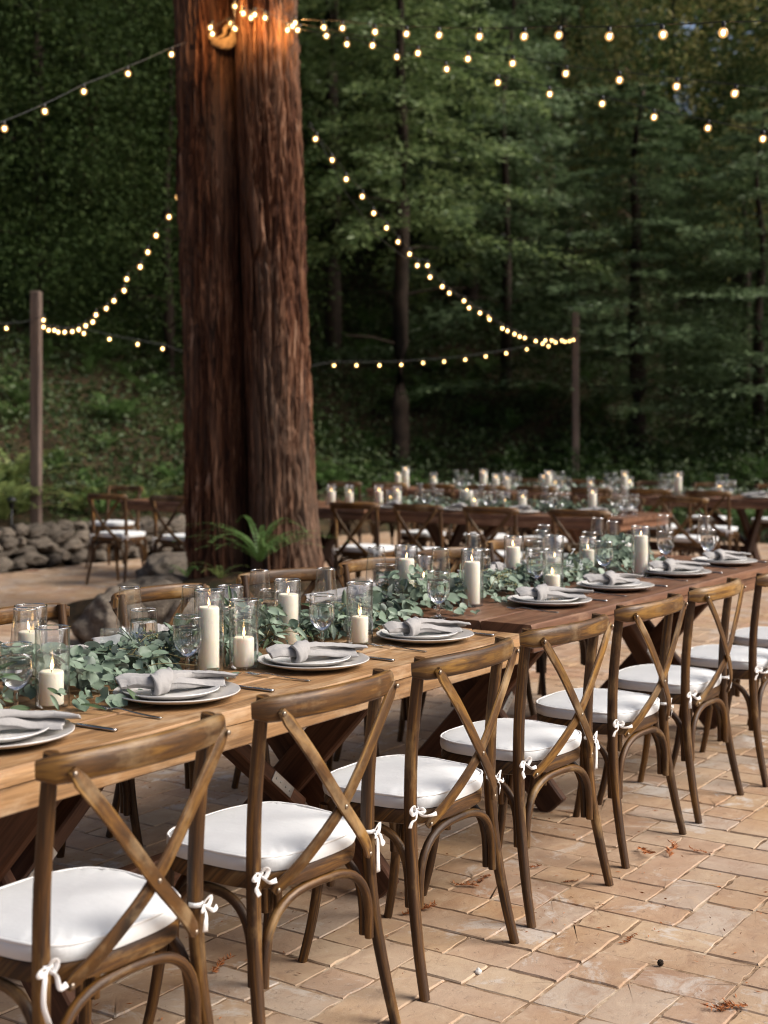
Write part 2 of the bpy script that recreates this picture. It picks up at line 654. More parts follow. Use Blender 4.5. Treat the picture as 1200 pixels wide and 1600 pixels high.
def cbox(mb, c, size, ch=.004, rot=None, along=0, jitter=0.0, rng=None):
    """box with chamfered edges; `along` is the grain axis"""
    hx, hy, hz = [x / 2 for x in size]
    ch = min(ch, hx * .8, hy * .8, hz * .8)
    V = []
    idx = {}
    for sx in (-1, 1):
        for sy in (-1, 1):
            for sz in (-1, 1):
                for ax in range(3):
                    q = [sx * (hx - ch), sy * (hy - ch), sz * (hz - ch)]
                    q[ax] = (sx * hx, sy * hy, sz * hz)[ax]
                    idx[(sx, sy, sz, ax)] = len(V)
                    V.append(q)
    F = []

    def face(ids):
        pts = np.array([V[i] for i in ids])
        nrm = np.cross(pts[1] - pts[0], pts[2] - pts[0])
        F.append(tuple(ids) if np.dot(nrm, pts.mean(0)) > 0 else tuple(ids[::-1]))
    for ax in range(3):
        o = [a for a in range(3) if a != ax]
        for sg in (-1, 1):
            ids = []
            for a, b_ in ((-1, -1), (1, -1), (1, 1), (-1, 1)):
                k = [0, 0, 0]
                k[ax], k[o[0]], k[o[1]] = sg, a, b_
                ids.append(idx[(*k, ax)])
            face(ids)
    for ax in range(3):                                          # edges parallel to ax
        o = [a for a in range(3) if a != ax]
        for a in (-1, 1):
            for b_ in (-1, 1):
                ids = []
                for sg, w in ((-1, o[0]), (1, o[0]), (1, o[1]), (-1, o[1])):
                    k = [0, 0, 0]
                    k[ax], k[o[0]], k[o[1]] = sg, a, b_
                    ids.append(idx[(*k, w)])
                face(ids)
    for sx in (-1, 1):
        for sy in (-1, 1):
            for sz in (-1, 1):
                face([idx[(sx, sy, sz, a)] for a in range(3)])
    V = np.array(V)
    if jitter and rng is not None:
        V = V + np.array([[rng.uniform(-jitter, jitter) for _ in range(3)] for _ in V])
    o = [a for a in range(3) if a != along]
    uv = np.stack([V[:, o[0]] + V[:, o[1]] * 1.0, V[:, along]], 1)
    if rot is not None:
        V = V @ np.asarray(rot).T
    mb.add(V + np.asarray(c, float), F, uv)
    mb.flat = True
    return mb


def rotz(a):
    return np.array([[math.cos(a), -math.sin(a), 0], [math.sin(a), math.cos(a), 0], [0, 0, 1]])


def rotx(a):
    return np.array([[1, 0, 0], [0, math.cos(a), -math.sin(a)], [0, math.sin(a), math.cos(a)]])


def roty(a):
    return np.array([[math.cos(a), 0, math.sin(a)], [0, 1, 0], [-math.sin(a), 0, math.cos(a)]])


_ICO = {}


def ico(sub):
    if sub not in _ICO:
        t = (1 + 5 ** .5) / 2
        V = [np.array(v, float) / math.sqrt(1 + t * t) for v in
             [(-1, t, 0), (1, t, 0), (-1, -t, 0), (1, -t, 0), (0, -1, t), (0, 1, t), (0, -1, -t), (0, 1, -t), (t, 0, -1), (t, 0, 1), (-t, 0, -1), (-t, 0, 1)]]
        F = [(0, 11, 5), (0, 5, 1), (0, 1, 7), (0, 7, 10), (0, 10, 11), (1, 5, 9), (5, 11, 4), (11, 10, 2), (10, 7, 6), (7, 1, 8),
             (3, 9, 4), (3, 4, 2), (3, 2, 6), (3, 6, 8), (3, 8, 9), (4, 9, 5), (2, 4, 11), (6, 2, 10), (8, 6, 7), (9, 8, 1)]
        for _ in range(sub):
            mid, G = {}, []

            def m_(a, b_):
                k = (min(a, b_), max(a, b_))
                if k not in mid:
                    q = V[a] + V[b_]
                    V.append(q / np.linalg.norm(q))
                    mid[k] = len(V) - 1
                return mid[k]
            for a, b_, c in F:
                x, y, z = m_(a, b_), m_(b_, c), m_(c, a)
                G += [(a, x, z), (b_, y, x), (c, z, y), (x, y, z)]
            F = G
        _ICO[sub] = (np.array(V), F)
    return _ICO[sub]


def rock_mesh(name, seed, mat, sub=3, rough=.22, flat=.15):
    V, F = ico(sub)
    V = V.copy()
    o = seed * 7.31
    rk = np.random.RandomState(seed)
    for _ in range(9):                                  # worn flat faces
        nn = rk.normal(size=3)
        nn /= np.linalg.norm(nn)
        lim = rk.uniform(.66, .92)
        e = V @ nn - lim
        V -= np.where(e > 0, e * .86, 0)[:, None] * nn
    d = 1 + rough * 2 * (fbm(V[:, 0] * 1.3 + o, V[:, 1] * 1.3 + o, V[:, 2] * 1.3, 3) - .5) + rough * .5 * (vnoise(V[:, 0] * 4 + o, V[:, 1] * 4, V[:, 2] * 4 + o) - .5)
    W = V * d[:, None]
    W[:, 2] = np.where(W[:, 2] < -.6, -.6 + (W[:, 2] + .6) * flat, W[:, 2])
    return MB().add(W, F).mesh(name, mat)


# ------------------------------------------------------------------ object helpers
def obj(name, me, parent=None, loc=(0, 0, 0), rot=(0, 0, 0), scale=None):
    o = bpy.data.objects.new(name, me)
    COL.objects.link(o)
    o.location = loc
    o.rotation_euler = rot
    if scale is not None:
        o.scale = scale if hasattr(scale, '__len__') else (scale,) * 3
    if parent is not None:
        o.parent = parent
    return o


def tag(o, label, cat, group=None):
    o['label'] = label
    o['category'] = cat
    if group:
        o['group'] = group
    return o


def thing(name, label, cat, loc=(0, 0, 0), rz=0.0, group=None):
    o = bpy.data.objects.new(name, None)
    COL.objects.link(o)
    o.location = loc
    o.rotation_euler = (0, 0, rz)
    o.empty_display_size = .05
    return tag(o, label, cat, group)


def setting(name, me, kind='structure', **kw):
    o = obj(name, me, **kw)
    o['kind'] = kind
    return o


def kids(o):
    return [c for c in KIDS.get(o.name, [])]


def dup(root, loc, rz, label, group=None):
    """a copy of a thing with copies of its parts and sub-parts"""
    r = root.copy()
    COL.objects.link(r)
    r.location = loc
    r.rotation_euler = (0, 0, rz)
    r['label'] = label
    if group:
        r['group'] = group
    for ch in list(root.children):
        c = ch.copy()
        COL.objects.link(c)
        c.parent = r
        for g in list(ch.children):
            d = g.copy()
            COL.objects.link(d)
            d.parent = c
    return r


ORD = ['first', 'second', 'third', 'fourth', 'fifth', 'sixth', 'seventh', 'eighth', 'ninth', 'tenth', 'eleventh', 'twelfth', 'thirteenth', 'fourteenth']

# ------------------------------------------------------------------ ground, paving, hillside
WALL_T = 11.35                 # the stone wall runs along x at this y
BACK_S = 17.6                  # the paving ends here, the undergrowth begins


def hill_h(s, t):
    a = np.maximum(t - WALL_T - .35, 0)
    c = np.maximum(s - BACK_S - .3, 0)
    step = .42 * np.clip((t - WALL_T - .1) / .3, 0, 1)
    az = np.arctan2(t, np.maximum(s, .1))
    saddle = 1 - .62 * np.exp(-((az - .368) / .05) ** 2)
    h = step + .52 * np.maximum(a - 1.0, 0) ** 1.02 + .16 * np.minimum(a, 1.0) + .34 * saddle * np.maximum(c - 1.5, 0) ** 1.02 + .06 * np.minimum(c, 1.5)
    h = h - .16 * np.minimum(a, c)
    bump = (fbm(s * .22, t * .22, 3.3, 3) - .5) * np.clip((a + c) * .25, 0, 1.6)
    return h + bump


def grid_sheet(xs, ys, zf):
    X, Y = np.meshgrid(xs, ys, indexing='ij')
    Z = zf(X, Y)
    V = np.stack([X, Y, Z], -1).reshape(-1, 3)
    nx, ny = len(xs), len(ys)
    F = [(i * ny + j, (i + 1) * ny + j, (i + 1) * ny + j + 1, i * ny + j + 1) for i in range(nx - 1) for j in range(ny - 1)]
    return V, F


V, F = grid_sheet(np.concatenate([np.linspace(-260, -8, 14), np.linspace(-6, 16, 12), np.linspace(17, 60, 60), np.linspace(64, 260, 24)]),
                  np.concatenate([np.linspace(-260, -8, 14), np.linspace(-6, 10.9, 10), np.linspace(11.1, 12.1, 8), np.linspace(12.8, 50, 56), np.linspace(54, 260, 24)]),
                  lambda x, y: np.minimum(hill_h(x, y), 34 + 0 * x) - .035)
setting('ground', MB().add(V, F).mesh('ground', M['soil']))
V, F = grid_sheet(np.linspace(-6, BACK_S, 4), np.linspace(-8, WALL_T - .25, 4), lambda x, y: 0 * x - .0030)
patio = setting('patio_floor', MB().add(V, F).mesh('patio_floor', M['sand']))

# pavers in a herringbone along the table axes: the nearest ones in view are parts, the rest one part
PL, PW, PT, GAP = .405, .152, .05, .0035


def paver_mesh(seed, L, W):
    rg = random.Random(seed)
    hx, hy = (L - GAP) / 2, (W - GAP) / 2
    n = 22
    ring = []
    for k in range(n):
        a = 2 * PI * (k + .5) / n
        c, s_ = math.cos(a), math.sin(a)
        x = hx * math.copysign(min(1, abs(c) * 1.9), c)
        y = hy * math.copysign(min(1, abs(s_) * 1.9), s_)
        ring.append((x + rg.choice((rg.uniform(-.003, .0015), rg.uniform(-.003, .0015), rg.uniform(-.007, .0))) * (1 if c > 0 else -1), y + rg.choice((rg.uniform(-.003, .0015), rg.uniform(-.003, .0015), rg.uniform(-.007, .0))) * (1 if s_ > 0 else -1)))
    V = [(x, y, -PT) for x, y in ring] + [(x, y, -.003 - rg.uniform(0, .004)) for x, y in ring]
    V += [(x * (1 - .007 / L), y * (1 - .007 / W), 0) for x, y in ring]
    V.append((0, 0, 0))
    F = []
    for r in (0, 1):
        for k in range(n):
            j = (k + 1) % n
            F.append((r * n + k, r * n + j, (r + 1) * n + j, (r + 1) * n + k))
    for k in range(n):
        F.append((2 * n + k, 2 * n + (k + 1) % n, 3 * n))
    return V, F


cells = []
rg = random.Random(5)
for i in range(-140, 200):
    for j in range(-60, 60):
        x0, y0 = i * PW + j * PL, i * PW - j * PL
        for kind in (0, 1):
            if kind == 0:
                cx, cy_ = x0 + PL / 2, y0 + PW / 2
            else:
                cx, cy_ = x0 + PW / 2, y0 + PW + PL / 2
            if not (-4 < cx < BACK_S - .15 and -6.5 < cy_ < WALL_T - .35):
                continue
            q = rg.random()
            if q < .42:
                cells.append((cx, cy_, kind, 0))
            else:                                                # many are cut in two
                f = rg.choice((.5, .62, .38))
                for a, w in ((-(1 - f) / 2, f), ((f) / 2, 1 - f)):
                    cells.append((cx + (a * PL if kind == 0 else 0), cy_ + (a * PL if kind else 0), kind, w))
    
paver_lib = {}


def paver_of(frac, k):
    key = (round(frac, 2), k)
    if key not in paver_lib:
        L = PL if frac == 0 else PL * frac
        V, F = paver_mesh(hash(key) % 9999, L, PW)
        paver_lib[key] = MB().add(V, F).mesh('paver', M['paver'], smooth=False)
    return paver_lib[key]


vis = []
for n_, c_ in enumerate(cells):
    Z = depth(c_[0], c_[1])
    if Z > .8:
        x, y, Z = proj(c_[0], c_[1], 0)
        if -40 < x < 1240 and y < 1640 and Z < 8.5:
            # pavers out in the open on the right show best; those under the table are mostly hidden
            hid = 0 if (c_[1] < 2.1 or c_[1] > 3.6) else 1.2
            vis.append((Z + hid, n_))
vis.sort()
single = set(n_ for _, n_ in vis[:300])
rest = MB()
for n_, (cx, cy_, kind, fr) in enumerate(cells):
    dz = rg.uniform(-.0022, .002)
    if n_ in single:
        o = obj('paver', paver_of(fr, rg.randrange(4)), patio, (cx, cy_, dz),
                (rg.uniform(-.007, .007), rg.uniform(-.005, .005), (PI / 2 if kind else 0) + (PI if rg.random() < .5 else 0) + rg.uniform(-.006, .006)))
    else:
        Z = depth(cx, cy_)
        L = PL if fr == 0 else PL * fr
        if Z < 11 and Z > .3:
            V, F = paver_mesh(n_ % 97, L, PW)
            V = np.array(V)
            rr = rotz((PI / 2 if kind else 0) + rg.uniform(-.006, .006)) @ rotx(rg.uniform(-.01, .01)) @ roty(rg.uniform(-.007, .007))
            rest.add(V @ rr.T + np.array([cx, cy_, dz]), F)
        else:
            hx, hy = ((L - GAP) / 2, (PW - GAP) / 2)
            if kind:
                hx, hy = hy, hx
            V = [(cx - hx, cy_ - hy, -.03), (cx + hx, cy_ - hy, -.03), (cx + hx, cy_ + hy, -.03), (cx - hx, cy_ + hy, -.03)]
            V += [(a * .985 + cx * .015, b_ * .985 + cy_ * .015, dz) for a, b_, _ in V]
            rest.add(V, [(0, 1, 5, 4), (1, 2, 6, 5), (2, 3, 7, 6), (3, 0, 4, 7), (4, 5, 6, 7)])
o = obj('paver_field', rest.mesh('paver_field', M['paver'], smooth=False), patio)
o['kind'] = 'stuff'

# ------------------------------------------------------------------ undergrowth on the slopes


def leaf_quads(P, D, N, L, W, fold=0.0):
    """one diamond leaf per row: base P, direction D, normal N, length L, width W"""
    D = D / (np.linalg.norm(D, axis=1)[:, None] + 1e-9)
    S = np.cross(D, N)
    S /= np.linalg.norm(S, axis=1)[:, None] + 1e-9
    U = np.cross(S, D)
    L = np.asarray(L)[:, None]
    W = np.asarray(W)[:, None]
    a = P
    b_ = P + D * L * .45 + S * W * .5 + U * W * fold
    c = P + D * L
    d = P + D * L * .45 - S * W * .5 + U * W * fold
    V = np.stack([a, b_, c, d], 1).reshape(-1, 3)
    n = len(P)
    F = [(4 * i, 4 * i + 1, 4 * i + 2, 4 * i + 3) for i in range(n)]
    return V, F


def rnd_dir(rs, n, up=.3):
    d = rs.normal(size=(n, 3))
    d[:, 2] = d[:, 2] * .6 + up
    return d / np.linalg.norm(d, axis=1)[:, None]


def frond(rs, base, az, length, rise, w0, n=26):
    """one fern frond as a curved row of leaflet pairs; returns leaf arrays"""
    P, D, N, L, W = [], [], [], [], []
    d0 = np.array([math.cos(az), math.sin(az), 0])
    sd = np.array([-math.sin(az), math.cos(az), 0])
    pos = np.array(base, float)
    for k in range(n):
        u = (k + 1) / n
        el = rise * (1 - u * 1.35)
        t = d0 * math.cos(el) + np.array([0, 0, 1]) * math.sin(el)
        pos = pos + t * length / n
        nn = -d0 * math.sin(el) + np.array([0, 0, 1]) * math.cos(el)
        wl = w0 * (math.sin(min(1, u * 1.6 + .12) * PI * .62)) * (1.02 - u) ** .55
        for sg in (-1, 1):
            P.append(pos)
            D.append(sd * sg + t * .45 + nn * rs.uniform(-.15, .15))
            N.append(nn + sd * rs.uniform(-.3, .3))
            L.append(max(.012, wl))
            W.append(length / n * .85)
    return np.array(P), np.array(D), np.array(N), np.array(L), np.array(W)


def fern_fronds(seed, count, length, w0, rise=(.55, 1.5)):
    rs = np.random.RandomState(seed)
    res = []
    for k in range(count):
        mb = MB()
        a = 2 * PI * k / count + rs.uniform(-.3, .3)
        V, F = leaf_quads(*frond(rs, (0, 0, 0), a, length * rs.uniform(.7, 1.1), rs.uniform(*rise), w0))
        mb.add(V, F)
        res.append(mb)
    return res


rs = np.random.RandomState(21)
mb = MB()
PP, DD, NN, LL, WW = [], [], [], [], []
# low leafy mass, thinned by noise so the soil shows through
n = 190000
Zs = rs.uniform(0, 1, n) ** .75 * 26 + 15.5
pxs = rs.uniform(-120, 1320, n)
X = (pxs - CXP) / FPX * Zs
s_, t_ = X * SN + Zs * CS, -X * CS + Zs * SN
ok = ((t_ > WALL_T + .2) | (s_ > BACK_S + .3))
ok &= fbm(s_ * .9, t_ * .9, 1.7, 3) > .33 + rs.uniform(-.08, .08, n)
s_, t_, Zs = s_[ok], t_[ok], Zs[ok]
n = len(s_)
g = hill_h(s_, t_)
hh = rs.uniform(0, 1, n) ** 1.4 * (.25 + .75 * np.clip((fbm(s_ * .5 + 9, t_ * .5, 4.2, 2) - .35) * 2.2, 0, 1.2))
P = np.stack([s_, t_, g + hh], 1)
V, F = leaf_quads(P, rnd_dir(rs, n, .15), rnd_dir(rs, n, 1.0), rs.uniform(.05, .12, n), rs.uniform(.03, .065, n))
mb.add(V, F)
o = setting('undergrowth', mb.mesh('undergrowth', M['cover']), 'stuff')
mb = MB()
rg2 = random.Random(3)
fr_proto = [fern_fronds(40 + k, 11, .85, .12) for k in range(3)]
for k in range(360):                                            # sword ferns among it
    Z = 15.5 + rg2.random() ** .8 * 14
    x, _ = rg2.uniform(-100, 1300), 0
    s0, t0 = xz((x - CXP) / FPX * Z, Z)
    if not (t0 > WALL_T + .5 or s0 > BACK_S + .5) or rg2.random() > .42 + fbm(s0 * .4, t0 * .4, 8.8, 2):
        continue
    z0 = float(hill_h(np.array(s0), np.array(t0)))
    a, sc = rg2.uniform(0, 6.28), rg2.uniform(.7, 1.25)
    for q in fr_proto[k % 3]:
        mb.add(q.v[0] @ rotz(a).T * sc + np.array([s0, t0, z0]), q.f)
o = setting('fern_undergrowth', mb.mesh('fern_undergrowth', M['fern']), 'stuff')


def fern(label, loc, seed, count, length, w0, mat, rz=0.0, group=None, rise=(.55, 1.5)):
    t = thing('fern', label, 'fern', loc, rz, group)
    for q in fern_fronds(seed, count, length, w0, rise):
        obj('frond', q.mesh('frond', mat), t)
    return t


# ------------------------------------------------------------------ trees
def conifer_mesh(seed, H, Rad, base, nb, leaves, size, droop=.25):
    rs = np.random.RandomState(seed)
    P, D, N, L, W = [], [], [], [], []
    for k in range(nb):
        u = (k + rs.uniform(0, 1)) / nb
        z = base + (H - base) * u ** .92
        f = 1 - (z - base) / (H - base)
        bl = (Rad * (f ** .75) + .25) * rs.uniform(.65, 1.12)
        az = k * 2.399 + rs.uniform(-.5, .5)
        d = np.array([math.cos(az), math.sin(az), 0])
        sd = np.array([-math.sin(az), math.cos(az), 0])
        m = int(leaves * (.25 + .75 * bl / Rad))
        a = rs.uniform(.08, 1, m) ** .8
        lw = bl * .34 * np.sin(np.clip(a * 1.15, 0, 1) * PI * .9 + .12) * rs.uniform(.7, 1.2)
        lat = rs.uniform(-1, 1, m)
        wv = .10 * np.sin(a * 7 + az * 3) * bl * .3
        zz = z + wv + (.18 - droop * a * a * 1.6) * bl * .55 - np.abs(lat) * lw * .18 + rs.normal(0, .04, m) * (1 + bl * .3)
        p = d[None] * (a * bl)[:, None] + sd[None] * (lat * lw)[:, None]
        p[:, 2] = zz
        P.append(p)
        dd = d[None] * (.55 + .3 * rs.uniform(size=m))[:, None] + sd[None] * (np.sign(lat) * (.35 + .65 * np.abs(lat)))[:, None] + rs.normal(0, .3, (m, 3))
        dd[:, 2] -= .25
        D.append(dd)
        nn = rs.normal(0, .42, (m, 3))
        nn[:, 2] += .9
        nn += d[None] * rs.uniform(.1, .7, m)[:, None]
        N.append(nn)
        L.append(size * rs.uniform(.6, 1.5, m))
        W.append(size * rs.uniform(.22, .42, m))
    V, F = leaf_quads(np.concatenate(P), np.concatenate(D), np.concatenate(N), np.concatenate(L), np.concatenate(W), .12)
    return V, F


def broad_mesh(seed, H, Rad, base, clumps, per, size):
    rs = np.random.RandomState(seed)
    P, D, N = [], [], []
    for k in range(clumps):
        u = rs.uniform(0, 1)
        z = base + (H - base) * u
        f = math.sin(min(1, .18 + u * .86) * PI) ** .6
        r = Rad * f * rs.uniform(.35, 1) ** .5
        az = rs.uniform(0, 2 * PI)
        c = np.array([math.cos(az) * r, math.sin(az) * r, z])
        m = int(per * rs.uniform(.5, 1.4))
        p = rs.normal(0, 1, (m, 3)) * np.array([.42, .42, .20]) * rs.uniform(.7, 1.3) + c
        P.append(p)
        d = p - np.array([0, 0, z - .5])
        D.append(d / (np.linalg.norm(d, axis=1)[:, None] + .01) + rs.normal(0, .6, (m, 3)) - np.array([0, 0, .25]))
        nn = rs.normal(0, .55, (m, 3))
        nn[:, 2] += .75
        nn += np.array([math.cos(az), math.sin(az), 0]) * .6
        N.append(nn)
    P, D, N = map(np.concatenate, (P, D, N))
    n = len(P)
    return leaf_quads(P, D, N, size * rs.uniform(.6, 1.4, n), size * rs.uniform(.3, .5, n), .1)


def trunk_mesh(seed, H, r0, limbs=None, mat=None, bow=.15):
    rg = random.Random(seed)
    mb = MB()
    pts = [(0, 0, -.6)] + [(rg.uniform(-bow, bow) * k / 5, rg.uniform(-bow, bow) * k / 5, H * k / 5) for k in range(1, 6)]
    P = path_smooth(pts, 16)
    sweep(mb, P, np.linspace(r0 * 1.25, r0 * .18, 17), 9)
    for k in range(limbs or 0):
        u = .2 + .75 * k / max(1, limbs)
        c = P[int(u * 16)]
        az = k * 2.399
        bl = (1 - u) * H * .09 + .2
        e = c + np.array([math.cos(az) * bl, math.sin(az) * bl, bl * .12])
        sweep(mb, np.array([c, (c + e) / 2 + (0, 0, .06), e]), [r0 * .22, r0 * .14, .01], 5, cap=False)
    return mb.mesh('trunk', mat or M['thin_bark'])


crowns = {}
V, F = conifer_mesh(1, 13, 3.3, 2.0, 80, 480, .135)
crowns['fir_a'] = (MB().add(V, F).mesh('crown', M['needles_blue']), trunk_mesh(1, 13, .13, 26))
V, F = conifer_mesh(2, 15, 3.6, 4.4, 76, 480, .145, .4)
crowns['fir_b'] = (MB().add(V, F).mesh('crown', M['needles']), trunk_mesh(2, 15, .14, 24))
V, F = conifer_mesh(3, 9, 3.0, .7, 64, 480, .13, .15)
crowns['fir_c'] = (MB().add(V, F).mesh('crown', M['needles_blue']), trunk_mesh(3, 9, .09, 20))
V, F = conifer_mesh(4, 24, 5.2, 2.5, 96, 300, .30, .3)
crowns['sun_painted'] = (MB().add(*broad_mesh(7, 12, 3.4, 3.0, 150, 70, .22)).mesh('crown', M['sun_painted']), trunk_mesh(7, 10, .15, 14))
crowns['tall'] = (MB().add(V, F).mesh('crown', M['needles']), trunk_mesh(4, 24, .32, 20, M['far_bark']))
V, F = broad_mesh(5, 11, 3.0, 1.2, 250, 190, .10)
crowns['bay_a'] = (MB().add(V, F).mesh('crown', M['broadleaf']), trunk_mesh(5, 9, .15, 18))
V, F = broad_mesh(6, 7, 2.6, .5, 170, 150, .10)
crowns['bay_b'] = (MB().add(V, F).mesh('crown', M['broadleaf']), trunk_mesh(6, 6, .10, 16))


def tree(kind, name, label, px, Z, scale, rz, group='trees on the forested slope', dz=0.0, py=None):
    s0, t0 = xz((px - CXP) / FPX * Z, Z)
    z0 = float(min(hill_h(np.array(s0), np.array(t0)), 34)) - .1 + dz
    t = thing(name, label, 'tree', (s0, t0, z0), rz, group)
    t.scale = (scale if hasattr(scale, '__len__') else (scale,) * 3)
    obj('trunk', crowns[kind][1], t)
    obj('crown', crowns[kind][0], t)
    return t


# front row, each one recognisable
tree('fir_b', 'fir_tree', 'slender dark fir with a thin bare trunk just right of the big redwood', 627, 23.5, (.95, .95, .85), .4)
tree('fir_a', 'fir_tree', 'bluish green fir with a thin dark trunk standing just right of the right light post', 994, 24.5, (1.15, 1.15, .52), 1.9)
tree('fir_c', 'fir_tree', 'bushy low fir at the right edge of the photo behind the farthest table', 1185, 24.0, (1.15, 1.15, .66), .7)
tree('fir_c', 'fir_tree', 'young bluish fir filling the gap between the slender trunk and the right light post', 790, 27.0, (1.1, 1.1, 1.05), 2.6)
tree('fir_a', 'fir_tree', 'tall fir behind the young fir left of the right light post', 735, 30.5, (1.15, 1.15, 1.0), 4.1)
tree('fir_b', 'fir_tree', 'tall dark fir partly hidden behind the right half of the redwood trunk', 520, 27.5, 1.05, 3.3)
tree('bay_a', 'bay_tree', 'leafy dark tree on the slope directly above the left light post', 60, 24.0, 1.05, .2)
tree('bay_a', 'bay_tree', 'leafy tree seen between the left light post and the redwood', 205, 26.0, 1.1, 2.1)
tree('bay_b', 'bay_tree', 'small leafy tree close to the left side of the redwood trunk', 262, 23.0, .95, 4.4)
tree('bay_b', 'bay_tree', 'small leafy tree low on the slope at the left edge of the photo', -25, 21.5, 1.0, 1.2)
tree('bay_a', 'bay_tree', 'round leafy tree behind the fir at the right edge', 1165, 29.0, .72, 5.2)
tree('bay_a', 'bay_tree', 'round leafy tree high up between the two firs on the right', 880, 31.0, 1.1, .9)
# second and third rows
kinds = [('tall', 'conifer'), ('fir_a', 'fir_tree'), ('tall', 'conifer'), ('bay_a', 'bay_tree')]
rg3 = random.Random(12)
spots = [(-60, 30), (30, 33), (130, 31), (230, 35), (330, 33), (450, 34), (560, 36), (655, 34), (850, 38), (905, 37), (1290, 32),
         (-90, 42), (60, 46), (200, 45), (340, 48), (480, 46), (610, 50), (720, 47), (835, 52), (915, 50), (1255, 49), (1330, 44),
         (780, 62), (520, 60), (260, 58), (20, 58), (1230, 62)]
side = lambda x: 'left of the redwood' if x < 290 else ('behind the redwood' if x < 500 else ('between redwood and right post' if x < 890 else 'right of the right post'))
cnt = {}
FAR = []
for k, (x, Z) in enumerate(spots):
    kd, nm = kinds[k % 4] if Z < 40 else kinds[(k % 2) * 2]
    row = 'second row of the forest' if Z < 40 else ('third row of the forest' if Z < 55 else 'farthest row of the forest')
    key = (row, side(x))
    if Z >= 40:
        FAR.append((x, Z, rg3.uniform(.95, 1.2), rg3.uniform(0, 6.28)))
        continue
    cnt[key] = cnt.get(key, 0) + 1
    sc = rg3.uniform(.95, 1.2) * (1.15 if kd != 'tall' and Z < 40 else 1)
    tree(kd, nm, '%s behind the front trees, %s from left %s' % ('tall dark conifer' if kd == 'tall' else ('pointed fir' if kd == 'fir_a' else 'round leafy tree'), ORD[cnt[key] - 1], side(x)), x, Z, sc, rg3.uniform(0, 6.28))
# the far wood behind reads as one mass
mb, mt = MB(), MB()
fp = [conifer_mesh(60 + k, 25, 5.6, 2.0, 64, 150, .52, .3) for k in range(2)]
for k, (x, Z, sc, rz) in enumerate(FAR):
    s0, t0 = xz((x - CXP) / FPX * Z, Z)
    z0 = float(min(hill_h(np.array(s0), np.array(t0)), 34))
    V, F = fp[k % 2]
    mb.add(V @ rotz(rz).T * sc + np.array([s0, t0, z0]), F)
    sweep(mt, np.array([(s0, t0, z0 - 1), (s0, t0, z0 + 12), (s0, t0, z0 + 23)]), [.42, .28, .05], 7)
fw = thing('forest', 'dark mass of tall conifers far up the slope behind everything', 'forest')
fw['kind'] = 'stuff'
for nm, q, m_ in (('crowns', mb, M['needles']), ('trunks', mt, M['far_bark'])):
    o = obj(nm, q.mesh(nm, m_), fw)
    o['kind'] = 'stuff'
tree('sun_painted', 'leafy_tree', 'pale yellow green tree with painted-in sunlight behind the string lights at the top right', 1048, 33, (.85, .85, 1.22), 1.0)
tree('sun_painted', 'leafy_tree', 'tall pale sun-painted tree filling the bright gap at the top right behind the others', 1050, 56, 1.5, 4.0)  # added to cover blue sky with leaves painted sun-bright
tree('sun_painted', 'leafy_tree', 'small pale sun-painted tree at the top left of the bright gap in the forest', 985, 47, 1.0, 3.0)
# bare distant redwood trunks that show between the crowns
for px, Z, r, lb in ((818, 33, .34, 'pale reddish bare trunk high up behind the string lights right of centre'), (965, 40, .38, 'dark bare trunk near the top edge, left of the bright gap in the leaves')):
    s0, t0 = xz((px - CXP) / FPX * Z, Z)
    t = thing('redwood_tree', lb, 'tree', (s0, t0, float(hill_h(np.array(s0), np.array(t0)))), 0, 'bare distant trunks')
    obj('trunk', trunk_mesh(77 + px, 22, r, 6, M['far_bark'], .3), t)

# ------------------------------------------------------------------ the big redwood, its mound and boulders
TX, TT = xz(-1.06, 10.95)
V, F = grid_sheet(np.linspace(TX - 2.3, TX + 2.3, 40), np.linspace(TT - 2.3, TT + 2.3, 40),
                  lambda x, y: .40 * np.clip(1.2 - np.hypot(x - TX, y - TT) / 1.45, 0, 1) ** .9 - .05 + .10 * (fbm(x * 2.2, y * 2.2, 6.1, 4) - .5))
setting('soil_mound', MB().add(V, F).mesh('soil_mound', M['soil']))

# cross-section: two stems grown together with a deep fold between them (angles measured from the camera side)
cam_ang = math.atan2(-TT, -TX)                # direction from the trunk to the camera
NA, NZ = 620, 280
th = np.linspace(0, 2 * PI, NA, endpoint=False)
zz = np.concatenate([np.linspace(-.1, 6.2, 270), np.linspace(6.35, 13, NZ - 270)])
TH, ZZ = np.meshgrid(th, zz, indexing='ij')
# in the local frame +X is the camera's right, -Y points to the camera


def stem(cx, cy, r):
    """distance from the origin to the edge of a circle, along each angle"""
    dx, dy = np.cos(TH), np.sin(TH)
    bq = dx * cx + dy * cy
    disc = bq * bq - (cx * cx + cy * cy - r * r)
    return np.where(disc > 0, bq + np.sqrt(np.maximum(disc, 0)), 0)


flare = 1 + .07 * np.exp(-np.maximum(ZZ - .2, 0) / .6) - .014 * ZZ
r_a = stem(.200 + 0 * ZZ, -.07, .320)
r_b = stem(-.185 + 0 * ZZ, .12, .315)
r_c = stem(.0 + 0 * ZZ, .18, .36)
k_ = .035
rad = np.maximum(np.maximum(r_a, r_b), np.maximum(r_c, .16))
# the fold, running slightly askew
fa = -PI / 2 + .03 + .05 * np.sin(ZZ * .7) - .02 * ZZ
dd = np.arctan2(np.sin(TH - fa), np.cos(TH - fa))
rad = rad - (.27 * np.exp(-(dd / .19) ** 2) + .10 * np.exp(-((dd + .22) / .30) ** 2)) * np.clip(1.1 - .02 * ZZ, .4, 1)
rad = rad * flare
rad += .06 * np.exp(-np.maximum(ZZ - .1, 0) / .5) * np.cos(TH * 5 + 1.0)
